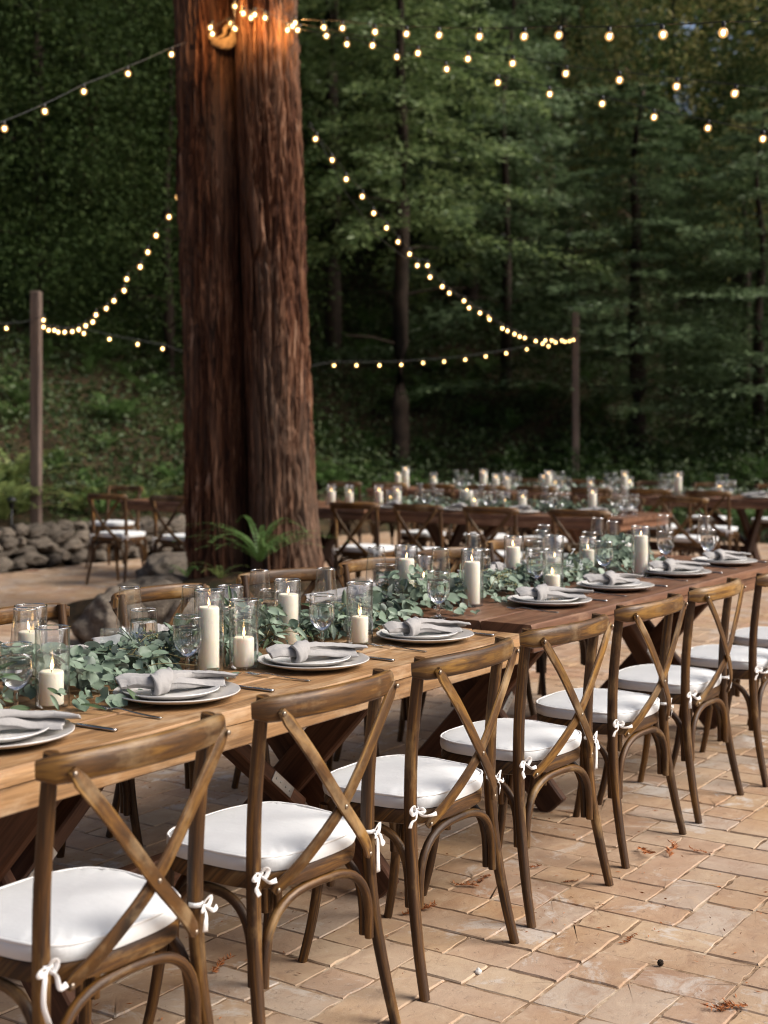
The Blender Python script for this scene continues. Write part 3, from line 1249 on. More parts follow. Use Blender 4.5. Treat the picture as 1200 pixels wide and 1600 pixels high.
# fibrous bark ridges
wob = (vnoise(TH * 3.0, ZZ * .8, 2.0) - .5) * .16 + (vnoise(TH * 9.0, ZZ * 2.2, 5.0) - .5) * .05
per = lambda f, q: fbm(np.cos(TH + wob) * f + 30, np.sin(TH + wob) * f + 30, ZZ * q + 2.0 * vnoise(TH * 11, ZZ * .5, 7.0), 3)
r1 = 1 - np.abs(per(9.0, .55) - .5) * 2 * 2.2
r2 = 1 - np.abs(per(21.0, 1.6) - .5) * 2 * 2.0
r3 = per(46.0, 7.0)
n1, n2, n0 = per(9.0, .55) - .5, per(22.0, 2.6) - .5, per(4.5, .30) - .5
rad += .030 - .060 * np.exp(-(n1 / .045) ** 2) - .036 * np.exp(-(n2 / .05) ** 2) - .035 * np.exp(-(n0 / .035) ** 2) + .050 * (r3 - .5) + .07 * n0
Xl = rad * np.cos(TH)
Yl = rad * np.sin(TH)
Xl = Xl - .030 * ZZ                               # slight lean to the left
V = np.stack([Xl, Yl, ZZ], -1).reshape(-1, 3)
TRK = V @ rotz(YAW - PI / 2).T + np.array([TX, TT, 0])
_tz = TRK[:, 0] * CS + TRK[:, 1] * SN
_tx = CXP + FPX * (TRK[:, 0] * SN - TRK[:, 1] * CS) / _tz
_ty = HOR + FPX * (CAM_H - TRK[:, 2]) / _tz


def bark_Z(px, py):
    """depth of the bark at a photo pixel"""
    m_ = (np.abs(_tx - px) < 6) & (np.abs(_ty - py) < 8)
    return float(_tz[m_].min()) if m_.any() else 10.8


nz = len(zz)
F = []
for i in range(NA):
    i2 = (i + 1) % NA
    F += [(i * nz + j, i2 * nz + j, i2 * nz + j + 1, i * nz + j + 1) for j in range(nz - 1)]
redwood = thing('redwood_tree', 'huge reddish redwood trunk with deeply furrowed bark, wrapped in string bulbs at the top', 'tree', (TX, TT, .0), YAW - PI / 2 + 0.0)
obj('trunk', MB().add(V, F).mesh('trunk', M['bark']), redwood)
obj('crown', MB().add(*conifer_mesh(8, 23, 4.6, 7.6, 70, 260, .26, .35)).mesh('crown', M['needles']), redwood)
RW = redwood


def on_trunk(px, py, off=.03):
    """point just in front of the redwood's bark at a photo pixel (camera side)"""
    Z = 10.38
    return wp(px, py, Z - off)


# pale curled piece of wood fixed to the trunk
th_ = np.linspace(-2.75, .95, 15)
q = np.stack([.115 * np.cos(th_), 0 * th_, .105 * np.sin(th_)], 1)
wd = np.interp(np.linspace(0, 1, 15), [0, .2, .5, .8, 1], [.008, .040, .062, .040, .012])
mb = sweep(MB(), q, np.stack([wd, wd * .55], 1), 10, up=(0, 1, 0))
mb.v[0] = mb.v[0] * (1 + .22 * (fbm(mb.v[0][:, 0] * 30, mb.v[0][:, 1] * 30, mb.v[0][:, 2] * 30, 3) - .5))[:, None]
hk = path_smooth([(.105, 0, .03), (.10, 0, .085), (.045, .01, .10), (.015, .01, .055), (.03, .015, .0), (-.02, .01, -.055)], 16)
sweep(mb, hk, np.stack([np.interp(np.linspace(0, 1, 17), [0, .3, 1], [.02, .032, .014])] * 2, 1), 8, up=(0, 1, 0))
for i_ in range(len(mb.v)):
    q_ = mb.v[i_]
    mb.v[i_] = q_ * (1 + .45 * (fbm(q_[:, 0] * 26, q_[:, 1] * 26, q_[:, 2] * 26, 3) - .5))[:, None]
p = wp(346, 52, bark_Z(346, 60) - .05)
o = obj('driftwood_piece', mb.mesh('driftwood_piece', M['pale_wood']), None, p, (0, .35, YAW - PI / 2), (.80, .55, .78))
tag(o, 'pale curled piece of weathered wood fixed to the redwood trunk among the bulbs', 'driftwood')

fern('sword fern with long green fronds growing at the front foot of the redwood', wp(405, 880, 9.95), 3, 30, .70, .040, M['fern'], rise=(.7, 1.5))
fern('small yellowish fern left of the sword fern at the redwood foot', wp(345, 905, 9.85), 9, 8, .30, .05, M['fern_bright'])
fern('tiny green seedling fern beside the boulders left of the redwood', wp(292, 902, 10.1), 13, 6, .24, .045, M['fern'])

rocks = [(172, 990, 9.3, .36, .26, 'rounded grey boulder in the ring round the redwood, directly behind the chair at the left'),
         (222, 985, 9.5, .44, .30, 'large brown boulder behind the second chair on the far side of the front table'),
         (268, 970, 9.6, .34, .24, 'low mossy boulder left of the redwood behind the tall candle'),
         (310, 985, 9.5, .40, .26, 'dark boulder just left of the sword fern'),
         (182, 930, 10.4, .24, .16, 'small dark boulder next to the chair legs left of the redwood'),
         (250, 915, 10.9, .40, .22, 'flat long boulder under the chairs left of the redwood'),
         (360, 985, 9.35, .32, .24, 'shadowed boulder directly below the sword fern'),
         (440, 985, 9.35, .36, .22, 'grey boulder at the front right foot of the redwood'),
         (500, 960, 9.8, .30, .20, 'low boulder right of the redwood behind the fern'),
         (545, 930, 10.8, .34, .20, 'boulder right of the redwood near the back chair legs'),
         (275, 893, 12.2, .42, .26, 'boulder half hidden behind the chair next to the redwood')]
rock_lib = [rock_mesh('boulder', 3 + k, M['boulder'], 4, .34) for k in range(6)]
for k, (px, py, Z, rx, rh, lb) in enumerate(rocks):
    p = wp(px, py, Z)
    o = obj('boulder', rock_lib[k % 6], None, (p[0], p[1], rh * .45), (R.uniform(-.2, .2), R.uniform(-.2, .2), R.uniform(0, 6)), (rx, rx * .8, rh))
    tag(o, lb, 'boulder', 'boulders round the redwood')

# ------------------------------------------------------------------ dry stone wall on the left
wall = thing('stone_wall', 'low dry wall of rounded grey brown river stones below the left light post', 'stone wall', (9.0, WALL_T, 0))
rgw = random.Random(44)
stone_lib = [rock_mesh('stone', 60 + k, M['boulder'], 3, .36, .6) for k in range(9)]
for course, (z, hgt, dy) in enumerate(((.06, .08, 0.0), (.165, .08, .04), (.265, .075, .09), (.355, .07, .15))):
    x = -3.5 + course * .1
    while x < 6.0:
        w = rgw.uniform(.08, .19)
        x += w * .93
        o = obj('stone', stone_lib[rgw.randrange(9)], wall, (x, dy - .055 * max(0, x) * 1.6 * .0 + rgw.uniform(-.05, .03), z + rgw.uniform(-.02, .03)),
                (rgw.uniform(-.35, .35), rgw.uniform(-.4, .4), rgw.uniform(-.3, .3)), (w * 1.02, rgw.uniform(.11, .16), hgt * rgw.uniform(.92, 1.25)))
        x += w * .93
obj('core', cbox(MB(), (1.3, .22, .16), (9.6, .22, .36), .02).mesh('core', M['soil']), wall)
for px, Z, sc, k in ((4, 15.2, 1.15, 0), (36, 15.9, .9, 1), (-30, 15.1, 1.25, 2), (18, 16.6, 1.3, 3), (128, 16.4, .8, 4), (238, 17.3, .9, 5)):
    s0, t0 = xz((px - CXP) / FPX * Z, Z)
    lb = ['large yellow green fern at the left edge above the stone wall', 'yellow green fern touching the left light post', 'yellow green fern cut by the left edge of the photo',
          'tall pale fern behind the one touching the left light post', 'low pale fern on the slope right of the left light post', 'pale fern behind the far chair left of the redwood'][k]
    f = fern(lb, (s0, t0, float(hill_h(np.array(s0), np.array(t0)))), 70 + k, 13, .95 * sc, .15 * sc, M['fern_bright'], k * 1.1, 'bright ferns above the stone wall')


def light_post(px, py_top, Z, w, z0, label):
    p = wp(px, py_top, Z)
    h = p[2] - z0
    t = thing('light_post', label, 'wooden post', (p[0], p[1], z0), .5, 'wooden posts that carry the string lights')
    obj('post', cbox(MB(), (0, 0, h / 2), (w, w, h), .012, along=2).mesh('post', M['post']), t)
    obj('hook', sweep(MB(), [(w / 2 - .01, 0, h - .42), (w / 2 + .05, 0, h - .42), (w / 2 + .06, 0, h - .38)], .008, 6).mesh('hook', M['black']), t)
    return p


PA = light_post(56.5, 455, 15.35, .112, .2, 'square weathered wooden post behind the stone wall on the left')
PB = light_post(899, 488, 22.5, .112, 0, 'square wooden post behind the far tables right of centre')
# small path light
p = wp(18, 822, 14.9)
t = thing('path_light', 'small black path light on a thin stake in front of the bright fern', 'path light', (p[0], p[1], p[2] - .15))
obj('stake', sweep(MB(), [(0, 0, -.1), (0, 0, .36)], .011, 7).mesh('stake', M['black']), t)
obj('lamp_head', lathe(MB(), [(.012, .34), (.030, .36), (.034, .41), (.055, .425), (.048, .45), (.008, .475)], 14, True).mesh('lamp_head', M['black']), t)

# ------------------------------------------------------------------ string lights
mb = MB()
V, F = ico(2)
mb.add(V * np.array([.025, .025, .027]), F)
BULB = mb.mesh('bulb', M['globe'])
V, F = ico(1)
FIL = MB().add(V * np.array([.010, .010, .0145]), F).mesh('filament', M['filament'])
SOCK = lathe(MB(), [(.006, .056), (.0125, .050), (.0125, .024), (.009, .020)], 8, True).mesh('socket', M['black'])


def string_light(label, bulbs, ends, Zof, group='strings of warm bulbs over the patio', extra=()):
    """bulbs: photo pixels of the bulb centres; ends: pixel + depth of the two cable ends"""
    p0 = wp(*ends[0])
    t = thing('string_light', label, 'string light', p0, 0, group)
    pts = [np.array(p0)]
    for px, py in bulbs:
        q = np.array(wp(px, py, Zof(px, py)))
        pts.append(q + np.array([0, 0, .055]))
        o = obj('bulb', BULB, t, q - p0, (R.uniform(-.15, .15), R.uniform(-.15, .15), 0))
        obj('socket', SOCK, o)
        obj('filament', FIL, o)
    pts.append(np.array(wp(*ends[1])))
    cab = []
    for a, c in zip(pts[:-1], pts[1:]):
        d = np.linalg.norm(c - a)
        for k in range(4):
            u = k / 4
            cab.append(a * (1 - u) + c * u - np.array([0, 0, .10 * d * d * u * (1 - u)]))
    cab.append(pts[-1])
    obj('cable', sweep(MB(), np.array(cab) - np.array(p0), .0032, 6).mesh('cable', M['black']), t)
    return t


def line_Z(x0, Z0, x1, Z1):
    """depth along a straight line on the plan that is seen from pixel x0 (depth Z0) to x1 (depth Z1)"""
    X0, X1 = (x0 - CXP) / FPX * Z0, (x1 - CXP) / FPX * Z1

    def f(px, py):
        k = (px - CXP) / FPX
        den = (X1 - X0) - k * (Z1 - Z0)
        u = (k * Z0 - X0) / den if abs(den) > 1e-9 else 0
        return Z0 + (Z1 - Z0) * min(1.2, max(-.2, u))
    return f


string_light('topmost string of bulbs running right from the redwood across the top of the photo',
             [(506, 43), (535, 44), (586, 50), (635, 53), (686, 55), (749, 57), (819, 57), (873, 55), (952, 57), (1036, 54), (1130, 51), (1226, 49)],
             [(472, 30, 10.5), (1330, 20, 5.9)], line_Z(478, 10.5, 1226, 6.4))
string_light('middle string of bulbs sloping down to the right below the topmost one',
             [(510, 56), (582, 71), (653, 83), (731, 92), (801, 99), (884, 115), (968, 125), (1057, 135), (1148, 146), (1240, 158)],
             [(472, 38, 10.5), (1330, 160, 7.4)], line_Z(478, 10.5, 1240, 7.9))
string_light('lowest of the three strings that fan out from the redwood to the right edge',
             [(542, 69), (620, 89), (698, 108), (778, 129), (859, 147), (941, 162), (1022, 183), (1106, 200), (1192, 217), (1280, 236)],
             [(472, 46, 10.5), (1330, 236, 9.0)], line_Z(478, 10.6, 1280, 9.0))
string_light('string of bulbs sagging from the redwood down to the right light post',
             [(493, 217), (519, 250), (541, 280), (566, 307), (584, 333), (604, 356), (622, 378), (640, 397), (652, 415), (672, 433), (691, 448), (725, 470),
              (750, 489), (765, 499), (793, 517), (812, 526), (837, 533), (852, 532), (868, 535), (883, 534), (896, 531)],
             [(482, 196, 10.7), (899, 524, 22.4)], line_Z(485, 10.9, 899, 22.4))
string_light('second string beside the one that sags from the redwood to the right light post',
             [(668, 415), (702, 458), (733, 481), (764, 495), (785, 513), (804, 522), (820, 528), (848, 537), (862, 532), (878, 532), (890, 533)],
             [(484, 190, 10.9), (899, 520, 22.4)], line_Z(485, 11.1, 899, 22.4))
string_light('long low string of bulbs across the back between the two light posts',
             [(91, 519), (131, 521), (171, 530), (215, 538), (254, 545), (522, 571), (557, 571), (593, 571), (627, 570), (661, 567), (694, 565), (727, 562), (759, 557), (791, 552), (823, 546), (857, 541)],
             [(58, 505, 15.3), (898, 528, 22.4)], line_Z(57, 15.3, 899, 22.4))
string_light('string of bulbs sagging from the left side of the redwood to the left light post',
             [(278, 308), (264, 339), (244, 368), (231, 394), (219, 417), (198, 436), (194, 454), (178, 470), (166, 482), (150, 492), (145, 503), (134, 509),
              (123, 515), (113, 518), (101, 519), (85, 516), (76, 516), (68, 511), (68, 500), (51, 507)],
             [(290, 280, 11.0), (54, 500, 15.3)], line_Z(288, 11.0, 56, 15.3))
string_light('upper left string of bulbs climbing from the left edge to the redwood',
             [(-62, 224), (7, 201), (70, 174), (131, 143), (200, 115), (268, 85)],
             [(-130, 226, 9.0), (292, 66, 10.7)], line_Z(-62, 9.2, 290, 10.7))
string_light('short end of a string with one bulb left of the left light post',
             [(10, 513), (-40, 511)], [(54, 500, 15.3), (-90, 500, 14.2)], line_Z(56, 15.3, -90, 14.2))

# bulbs wound round the trunk: these light the bark
w = thing('string_light', 'bulbs wound round the top of the redwood trunk, lighting its bark orange', 'string light', wp(400, 30, 10.3), 0, 'strings of warm bulbs over the patio')
w0 = np.array(w.location)
wrap = [(329, 43), (332, 53), (361, 37), (367, 45), (367, 10), (380, 21), (392, 28), (398, 23), (414, 28), (449, 47), (457, 41), (461, 36), (465, 47)]
pts = []
for k, (px, py) in enumerate(wrap):
    q = np.array(wp(px, py, bark_Z(px, py) - (.10 if py > 39 and px < 370 else .045))) - w0
    o = obj('bulb', BULB, w, q, (R.uniform(-.5, .5), R.uniform(-.5, .5), 0))
    obj('socket', SOCK, o)
    obj('filament', FIL, o)
    pts.append(q + np.array([0, 0, .055]))
    if k in (0, 3, 4, 6, 8, 9, 11):
        ld = bpy.data.lights.new('bulb_light', 'POINT')
        ld.energy = 1.3 if k > 3 else .7
        ld.color = (1, .50, .16)
        ld.shadow_soft_size = .025
        lo = bpy.data.objects.new('bulb_light', ld)
        COL.objects.link(lo)
        lo.parent = w
        cam_dir = np.array([-CS, -SN, 0])
        lo.location = q + cam_dir * .07 + np.array([0, 0, -.03])
obj('cable', sweep(MB(), path_smooth(pts, 60), .0032, 6).mesh('cable', M['black']), w)

# ------------------------------------------------------------------ crossback chairs
# local axes: +y is the way the sitter faces, x across, origin on the floor under the seat
def rear_leg_pts(s):
    return path_smooth([(s * .236, -.212, 0), (s * .226, -.186, .12), (s * .213, -.160, .28), (s * .206, -.148, .44), (s * .206, -.150, .60), (s * .207, -.163, .74), (s * .210, -.180, .868)], 22)


def front_leg_pts(s):
    return path_smooth([(s * .208, .205, 0), (s * .198, .178, .12), (s * .188, .156, .28), (s * .182, .146, .435)], 12)


def hoop_pts(a, b_, low, top, n=18, corner=.42):
    """inverted U from a to b (x, y pairs)"""
    a, b_ = np.array(a), np.array(b_)
    pts = []
    for k in range(n + 1):
        u = k / n
        th_ = PI * u
        x = .5 - .5 * math.copysign(abs(math.cos(th_)) ** .72, math.cos(th_))
        z = low + (top - low) * abs(math.sin(th_)) ** .62
        pts.append((*(a * (1 - x) + b_ * x), z))
    return np.array(pts)


def chair_meshes(hi):
    d = {}
    sd = 12 if hi else 7
    for s, nm in ((-1, 'rl'), (1, 'rr')):
        P = rear_leg_pts(s)
        rr_ = np.interp(P[:, 2], [0, .2, .45, .7, .87], [.0135, .0155, .0175, .0165, .0150])
        mb = sweep(MB(), P, rr_, sd, up=(0, 1, 0))
        d[nm] = smooth_by_angle(mb.mesh('leg', M['chair']), 50)
        P = front_leg_pts(s)
        d['f' + nm[1]] = smooth_by_angle(sweep(MB(), P, np.interp(P[:, 2], [0, .43], [.0125, .0165]), sd, up=(0, 1, 0)).mesh('leg', M['chair']), 50)
    # bowed top rail with rolled ends, lies on the back of the posts
    xs = np.linspace(-1, 1, 23)
    P = np.stack([xs * .241, -.246 + .050 * np.abs(xs) ** 2.2 + .022 * np.clip((np.abs(xs) - .86) / .14, 0, 1) ** 1.5, .846 - .006 * np.abs(xs) ** 3], 1)
    e = np.clip((1 - np.abs(xs)) / .10, 0, 1)
    hh = .0285 * (.62 + .38 * e ** .5)
    tt = .0150 * (.66 + .34 * e ** .5)
    d['rail'] = smooth_by_angle(sweep(MB(), P, np.stack([tt, hh], 1), 14 if hi else 8, power=2.7).mesh('top_rail', M['chair_rail']), 55)
    for s, nm in ((1, 'xa'), (-1, 'xb')):
        off = -.0045 if s > 0 else .0045
        P = path_smooth([(-.208 * s, -.231 + off * .3, .842), (-.12 * s, -.240 + off, .733), (-.005 * s, -.238 + off, .592), (.10 * s, -.214 + off, .490), (.172 * s, -.178 + off * .3, .424)], 18)
        wd = np.full(len(P), .0165)
        wd[0] *= .55
        wd[-1] *= .6
        upv = np.tile(np.array([0, -1.0, .05]), (len(P), 1))
        mb = sweep(MB(), P, np.stack([wd, np.full(len(P), .0048)], 1), 10, up=upv, power=3.5)
        d[nm] = smooth_by_angle(mb.mesh('cross_brace', M['chair_rail']), 40)
    # seat: a rounded trapezoid
    def outline(k, grow=0.0):
        a = 2 * PI * k
        c, s = math.cos(a), math.sin(a)
        e = .50
        x = math.copysign(abs(c) ** e, c)
        y = math.copysign(abs(s) ** e, s)
        yy = .003 + y * (.173 + grow)
        hw = (.192 + .024 * (y * .5 + .5) + grow) * (1 - .03 * y * y)
        yy += -.012 * (1 - x * x) if y < -.8 else (.022 * (1 - x * x) if y > .8 else 0)
        return x * hw, yy

    n = 40 if hi else 24
    ring = [outline((k + .5) / n) for k in range(n)]
    mb = MB()
    lv = [(.418, .94), (.422, .985), (.450, 1.0), (.458, .985), (.460, .95)]
    V = [(x * f, (y - .003) * f + .003, z) for z, f in lv for x, y in ring]
    F = [(r * n + k, r * n + (k + 1) % n, (r + 1) * n + (k + 1) % n, (r + 1) * n + k) for r in range(len(lv) - 1) for k in range(n)]
    F += [tuple(range(n))[::-1], tuple((len(lv) - 1) * n + k for k in range(n))]
    mb.add(V, F, [(v[1] + v[2], v[0]) for v in V])
    d['seat'] = smooth_by_angle(mb.mesh('seat', M['chair']), 40)
    # cushion
    for var in range(3 if hi else 1):
        nn = 96 if hi else 30
        rings = 15 if hi else 7
        V = []
        for r in range(rings):
            u = r / (rings - 1)
            # profile from the underside edge up and over to the middle
            ang = u * 2.6
            if u < .45:
                q = u / .45
                inset = 0
                z = .461 + .034 * q
                f = 1 + .022 * math.sin(q * PI * .9) + .004
            else:
                q = (u - .45) / .55
                f = 1 - q ** 1.25
                z = .495 + .006 * (1 - (1 - q) ** 6) + .008 * q
            for k in range(nn):
                x, y = outline((k + .5) / nn, -.002)
                ex = x * f
                ey = (y - .003) * f + .003
                wr = 0
                if hi:
                    w1 = float(fbm(ex * 9 + 31 * var, ey * 9, 2.0, 3) - .5)
                    wr = .0045 * w1 * min(1, .3 + 1.2 * (1 - f) + .2)
                    edge = math.exp(-((u - .42) / .14) ** 2)
                    ph = vnoise(k * 43.0 / nn + var * 9, 3.3, 1.0) - .5
                    tw = .005 * edge * float(ph)
                    ex *= 1 + tw / .2
                    ey += tw * (1 if ey > .0 else -1)
                    wr += .0022 * edge * math.sin(k * 2 * PI / nn * 31 + 4 * float(ph) * 3)
                V.append((ex, ey, z + wr))
        F = [(r * nn + k, r * nn + (k + 1) % nn, (r + 1) * nn + (k + 1) % nn, (r + 1) * nn + k) for r in range(rings - 1) for k in range(nn)]
        d['cushion%d' % var] = MB().add(V, F).mesh('cushion', M['cushion'])
    # piping along the upper edge of the cushion
    pn = 64 if hi else 20
    P = np.array([(x * 1.012, (y - .003) * 1.012 + .003, .4945 + (.0025 * float(vnoise(k * 21.0 / pn, 8.0, 1.0) - .5) if hi else 0)) for k in list(range(pn)) + [0] for x, y in [outline((k + .5) / pn, -.002)]])
    d['piping'] = sweep(MB(), P, .0032, 6, cap=False).mesh('piping', M['ribbon'])
    # hoops under the seat
    R_, F_ = .208, .190
    hp = {'hr': ((-.190, -.165), (.190, -.165)), 'hl': ((-.200, -.140), (-.183, .128)), 'hq': ((.200, -.140), (.183, .128)), 'hf': ((-.168, .156), (.168, .156))}
    for k, (a, c) in hp.items():
        P = hoop_pts(a, c, .215, .405, 20 if hi else 12)
        d[k] = smooth_by_angle(sweep(MB(), P, .0115, 9 if hi else 6, up=(0, 1, .02) if k in ('hr', 'hf') else (1, 0, .02)).mesh('hoop', M['chair']), 50)
    # ribbon bows
    for var in range(4):
        rgb = random.Random(90 + var)
        mb = MB()
        def strip(pts, w):
            P = path_smooth(pts, 16)
            u_ = np.linspace(0, 1, 17)
            ww = w * (np.interp(u_, [0, .25, .75, 1], [.5, 1.3, 1.3, .5]) if len(pts) == 5 else np.interp(u_, [0, .3, 1], [.5, 1.2, 1.6]))
            tw = rgb.uniform(-.9, .9)
            upv = np.stack([.3 + tw * u_, np.ones(17), .25 + .5 * np.sin(u_ * 5 + tw)], 1)
            sweep(mb, P, np.stack([ww, np.full(17, .0009)], 1), 8, up=upv, power=3)
        a = rgb.uniform(-.4, .4)
        L = rgb.uniform(.022, .038)
        strip([(0, 0, 0), (-L * .6, -.012, .012 + a * .02), (-L, -.014, .0 + a * .02), (-L * .6, -.010, -.008), (0, -.004, -.002)], 0.0046)
        L *= rgb.uniform(.7, 1.1)
        strip([(0, 0, 0), (L * .5, -.012, .014 - a * .02), (L * .95, -.012, .004 - a * .03), (L * .5, -.010, -.006), (0, -.004, -.002)], 0.0046)
        l2 = (.05, .115, .06, .045)[var]
        strip([(0, -.004, 0), (-.012, -.016, -.02), (-.022 - a * .02, -.018, -l2 * .6), (-.018 - a * .05, -.014, -l2)], .0042)
        strip([(0, -.004, 0), (.014, -.016, -.014), (.030 + a * .03, -.020, -l2 * .35), (.050 + a * .04, -.020, -l2 * .30)], .0042)
        V, F = ico(1)
        mb.add(V * np.array([.007, .006, .006]), F)
        P = np.array([(.0175 * math.cos(q), .0165 + .0175 * math.sin(q), .002) for q in np.linspace(-PI, PI, 15)])
        sweep(mb, P, (.0012, .0065), 6, up=(0, 0, 1), cap=False)
        d['tie%d' % var] = mb.mesh('ribbon_tie', M['ribbon'])
    return d


V, F = ico(1)
BOLT = MB().add(V * np.array([.006, .0035, .006]), F).mesh('bolt', M['bolt'])
CH_HI, CH_LO = chair_meshes(True), chair_meshes(False)


def build_chair(label, loc, rz, d, var, ties, bolts, group):
    t = thing('crossback_chair', label, 'chair', loc, rz, group)
    for k in ('rl', 'rr', 'fl', 'fr'):
        obj('leg', d[k], t)
    obj('seat', d['seat'], t)
    rail = obj('top_rail', d['rail'], t)
    for k in ('xa', 'xb'):
        c = obj('cross_brace', d[k], t)
        if bolts:
            s = 1 if k == 'xa' else -1
            for q in ((-.206 * s, -.240, .836), (.166 * s, -.188, .430)) + (((0, -.247, .590),) if k == 'xa' else ()):
                obj('bolt', BOLT, c, q)
    for k in ('hr', 'hl', 'hq', 'hf'):
        obj('hoop', d[k], t)
    cu = obj('cushion', d['cushion%d' % var], t)
    obj('piping', d['piping'], cu)
    if ties:
        for k, s in enumerate((-1, 1)):
            obj('ribbon_tie', d['tie%d' % ((var * 2 + k + ties) % 4)], cu, (s * .207, -.166, .470), (0, 0, s * .35), .85)
    return t


NEAR_LBL = ['crossback chair closest to the camera, cut by the lower left corner of the photo',
            'second crossback chair from the camera, drawn up beside the metal brace plate',
            'third crossback chair from the camera along the honey coloured front table',
            'crossback chair at the far end of the honey front table, by the joint',
            'crossback chair at the near end of the reddish table, past the joint',
            'sixth crossback chair from the camera, next to the one cut by the edge',
            'front row crossback chair at the right edge, its backrest cut by the edge',
            'last front row chair, only its white seat corner showing at the right edge']
for k, (s, t, a) in enumerate([(1.935, 2.058, -.02), (2.568, 2.062, -.06), (3.186, 2.060, -.01), (3.806, 2.058, -.07), (4.458, 2.062, -.03), (5.085, 2.060, .01), (5.735, 2.03, .04), (6.40, 2.05, .0)]):
    build_chair(NEAR_LBL[k], (s, t, 0), a, CH_HI, k % 3, 1 + k % 4, True, 'front row of crossback chairs')
FAR_LBL = ['crossback chair across the front table at the left edge of the photo, facing the camera',
           'crossback chair facing the camera behind the tall left candle, before the boulders',
           'crossback chair across the front table turned slightly, in front of the fern',
           'crossback chair across the front table just right of the redwood base',
           'crossback chair facing the camera behind the tall candles in the middle',
           'crossback chair across the front table farthest right of those facing the camera']
for k, (s, t, a) in enumerate([(3.02, 3.29, .03), (3.74, 3.32, -.04), (4.44, 3.33, -.32), (5.10, 3.30, -.06), (5.76, 3.31, -.05), (6.47, 3.33, -.22)]):
    build_chair(FAR_LBL[k], (s, t, 0), PI + a, CH_HI, k % 3, 0, True, 'chairs across the front table facing the camera')

# chairs at the two cross tables behind; they face +x (near side) or -x (far side)
proto_lo = None


def back_chair(label, s, t, rz, group):
    global proto_lo
    if proto_lo is None:
        proto_lo = build_chair(label, (s, t, 0), rz, CH_LO, 0, 1, False, group)
        return proto_lo
    return dup(proto_lo, (s, t, 0), rz, label, group)


G1 = 'chairs on the near side of the middle table'
for s, t, a, lb in [(9.49, 4.50, .12, 'rightmost crossback chair on the near side of the middle table'),
                    (9.47, 5.24, .06, 'second crossback chair from the right on the near side of the middle table'),
                    (9.45, 5.88, -.03, 'third crossback chair from the right on the near side of the middle table'),
                    (9.43, 6.50, .03, 'crossback chair at the middle table touching the right edge of the redwood'),
                    (9.48, 8.60, .02, 'crossback chair touching the left edge of the redwood trunk at the middle table'),
                    (9.44, 9.37, .05, 'leftmost crossback chair of the middle table, in front of the boulders by the stone wall')]:
    back_chair(lb, s, t, -PI / 2 + a, G1)
G2 = 'chairs on the far side of the middle table'
for s, t, a, lb in [(10.53, 10.55, .1, 'crossback chair at the far left corner of the middle table, facing the camera'),
                    (11.12, 7.00, .0, 'far side chair of the middle table, nearest the redwood, its seat showing'),
                    (11.15, 6.35, .05, 'far side chair of the middle table, second right of the redwood'),
                    (11.12, 5.70, -.05, 'far side chair of the middle table, third right of the redwood'),
                    (11.14, 5.05, .0, 'rightmost chair on the far side of the middle table')]:
    back_chair(lb, s, t, PI / 2 + a, G2)
G3 = 'chairs on the near side of the farthest table'
names3 = ['crossback chair at the right end of the farthest table, back to the camera',
          'second crossback chair from the right end of the farthest table', 'third crossback chair from the right end of the farthest table', 'fourth crossback chair from the right end of the farthest table',
          'fifth crossback chair from the right end of the farthest table', 'sixth crossback chair from the right end of the farthest table',
          'seventh crossback chair from the right end of the farthest table', 'crossback chair of the farthest table whose rail shows next to the redwood']
for k, t in enumerate((4.90, 5.55, 6.20, 6.85, 7.48, 8.12, 8.76, 9.40)):
    back_chair(names3[k], 13.36 - (.0 if k else .05), t, -PI / 2 + R.uniform(-.08, .08), G3)
back_chair('crossback chair pulled out behind the right end of the middle table', 11.92, 4.60, -PI / 2 - .08, G3)
G4 = 'chairs on the far side of the farthest table'
for k, t in enumerate((4.85, 5.6, 6.3, 7.2, 8.1)):
    back_chair('crossback chair on the far side of the farthest table, %s from right' % ORD[k], 14.98, t, PI / 2 + R.uniform(-.1, .1), G4)
back_chair('crossback chair at the right edge with only its seat and leg in view', 13.30, 3.98, -.6, G4)

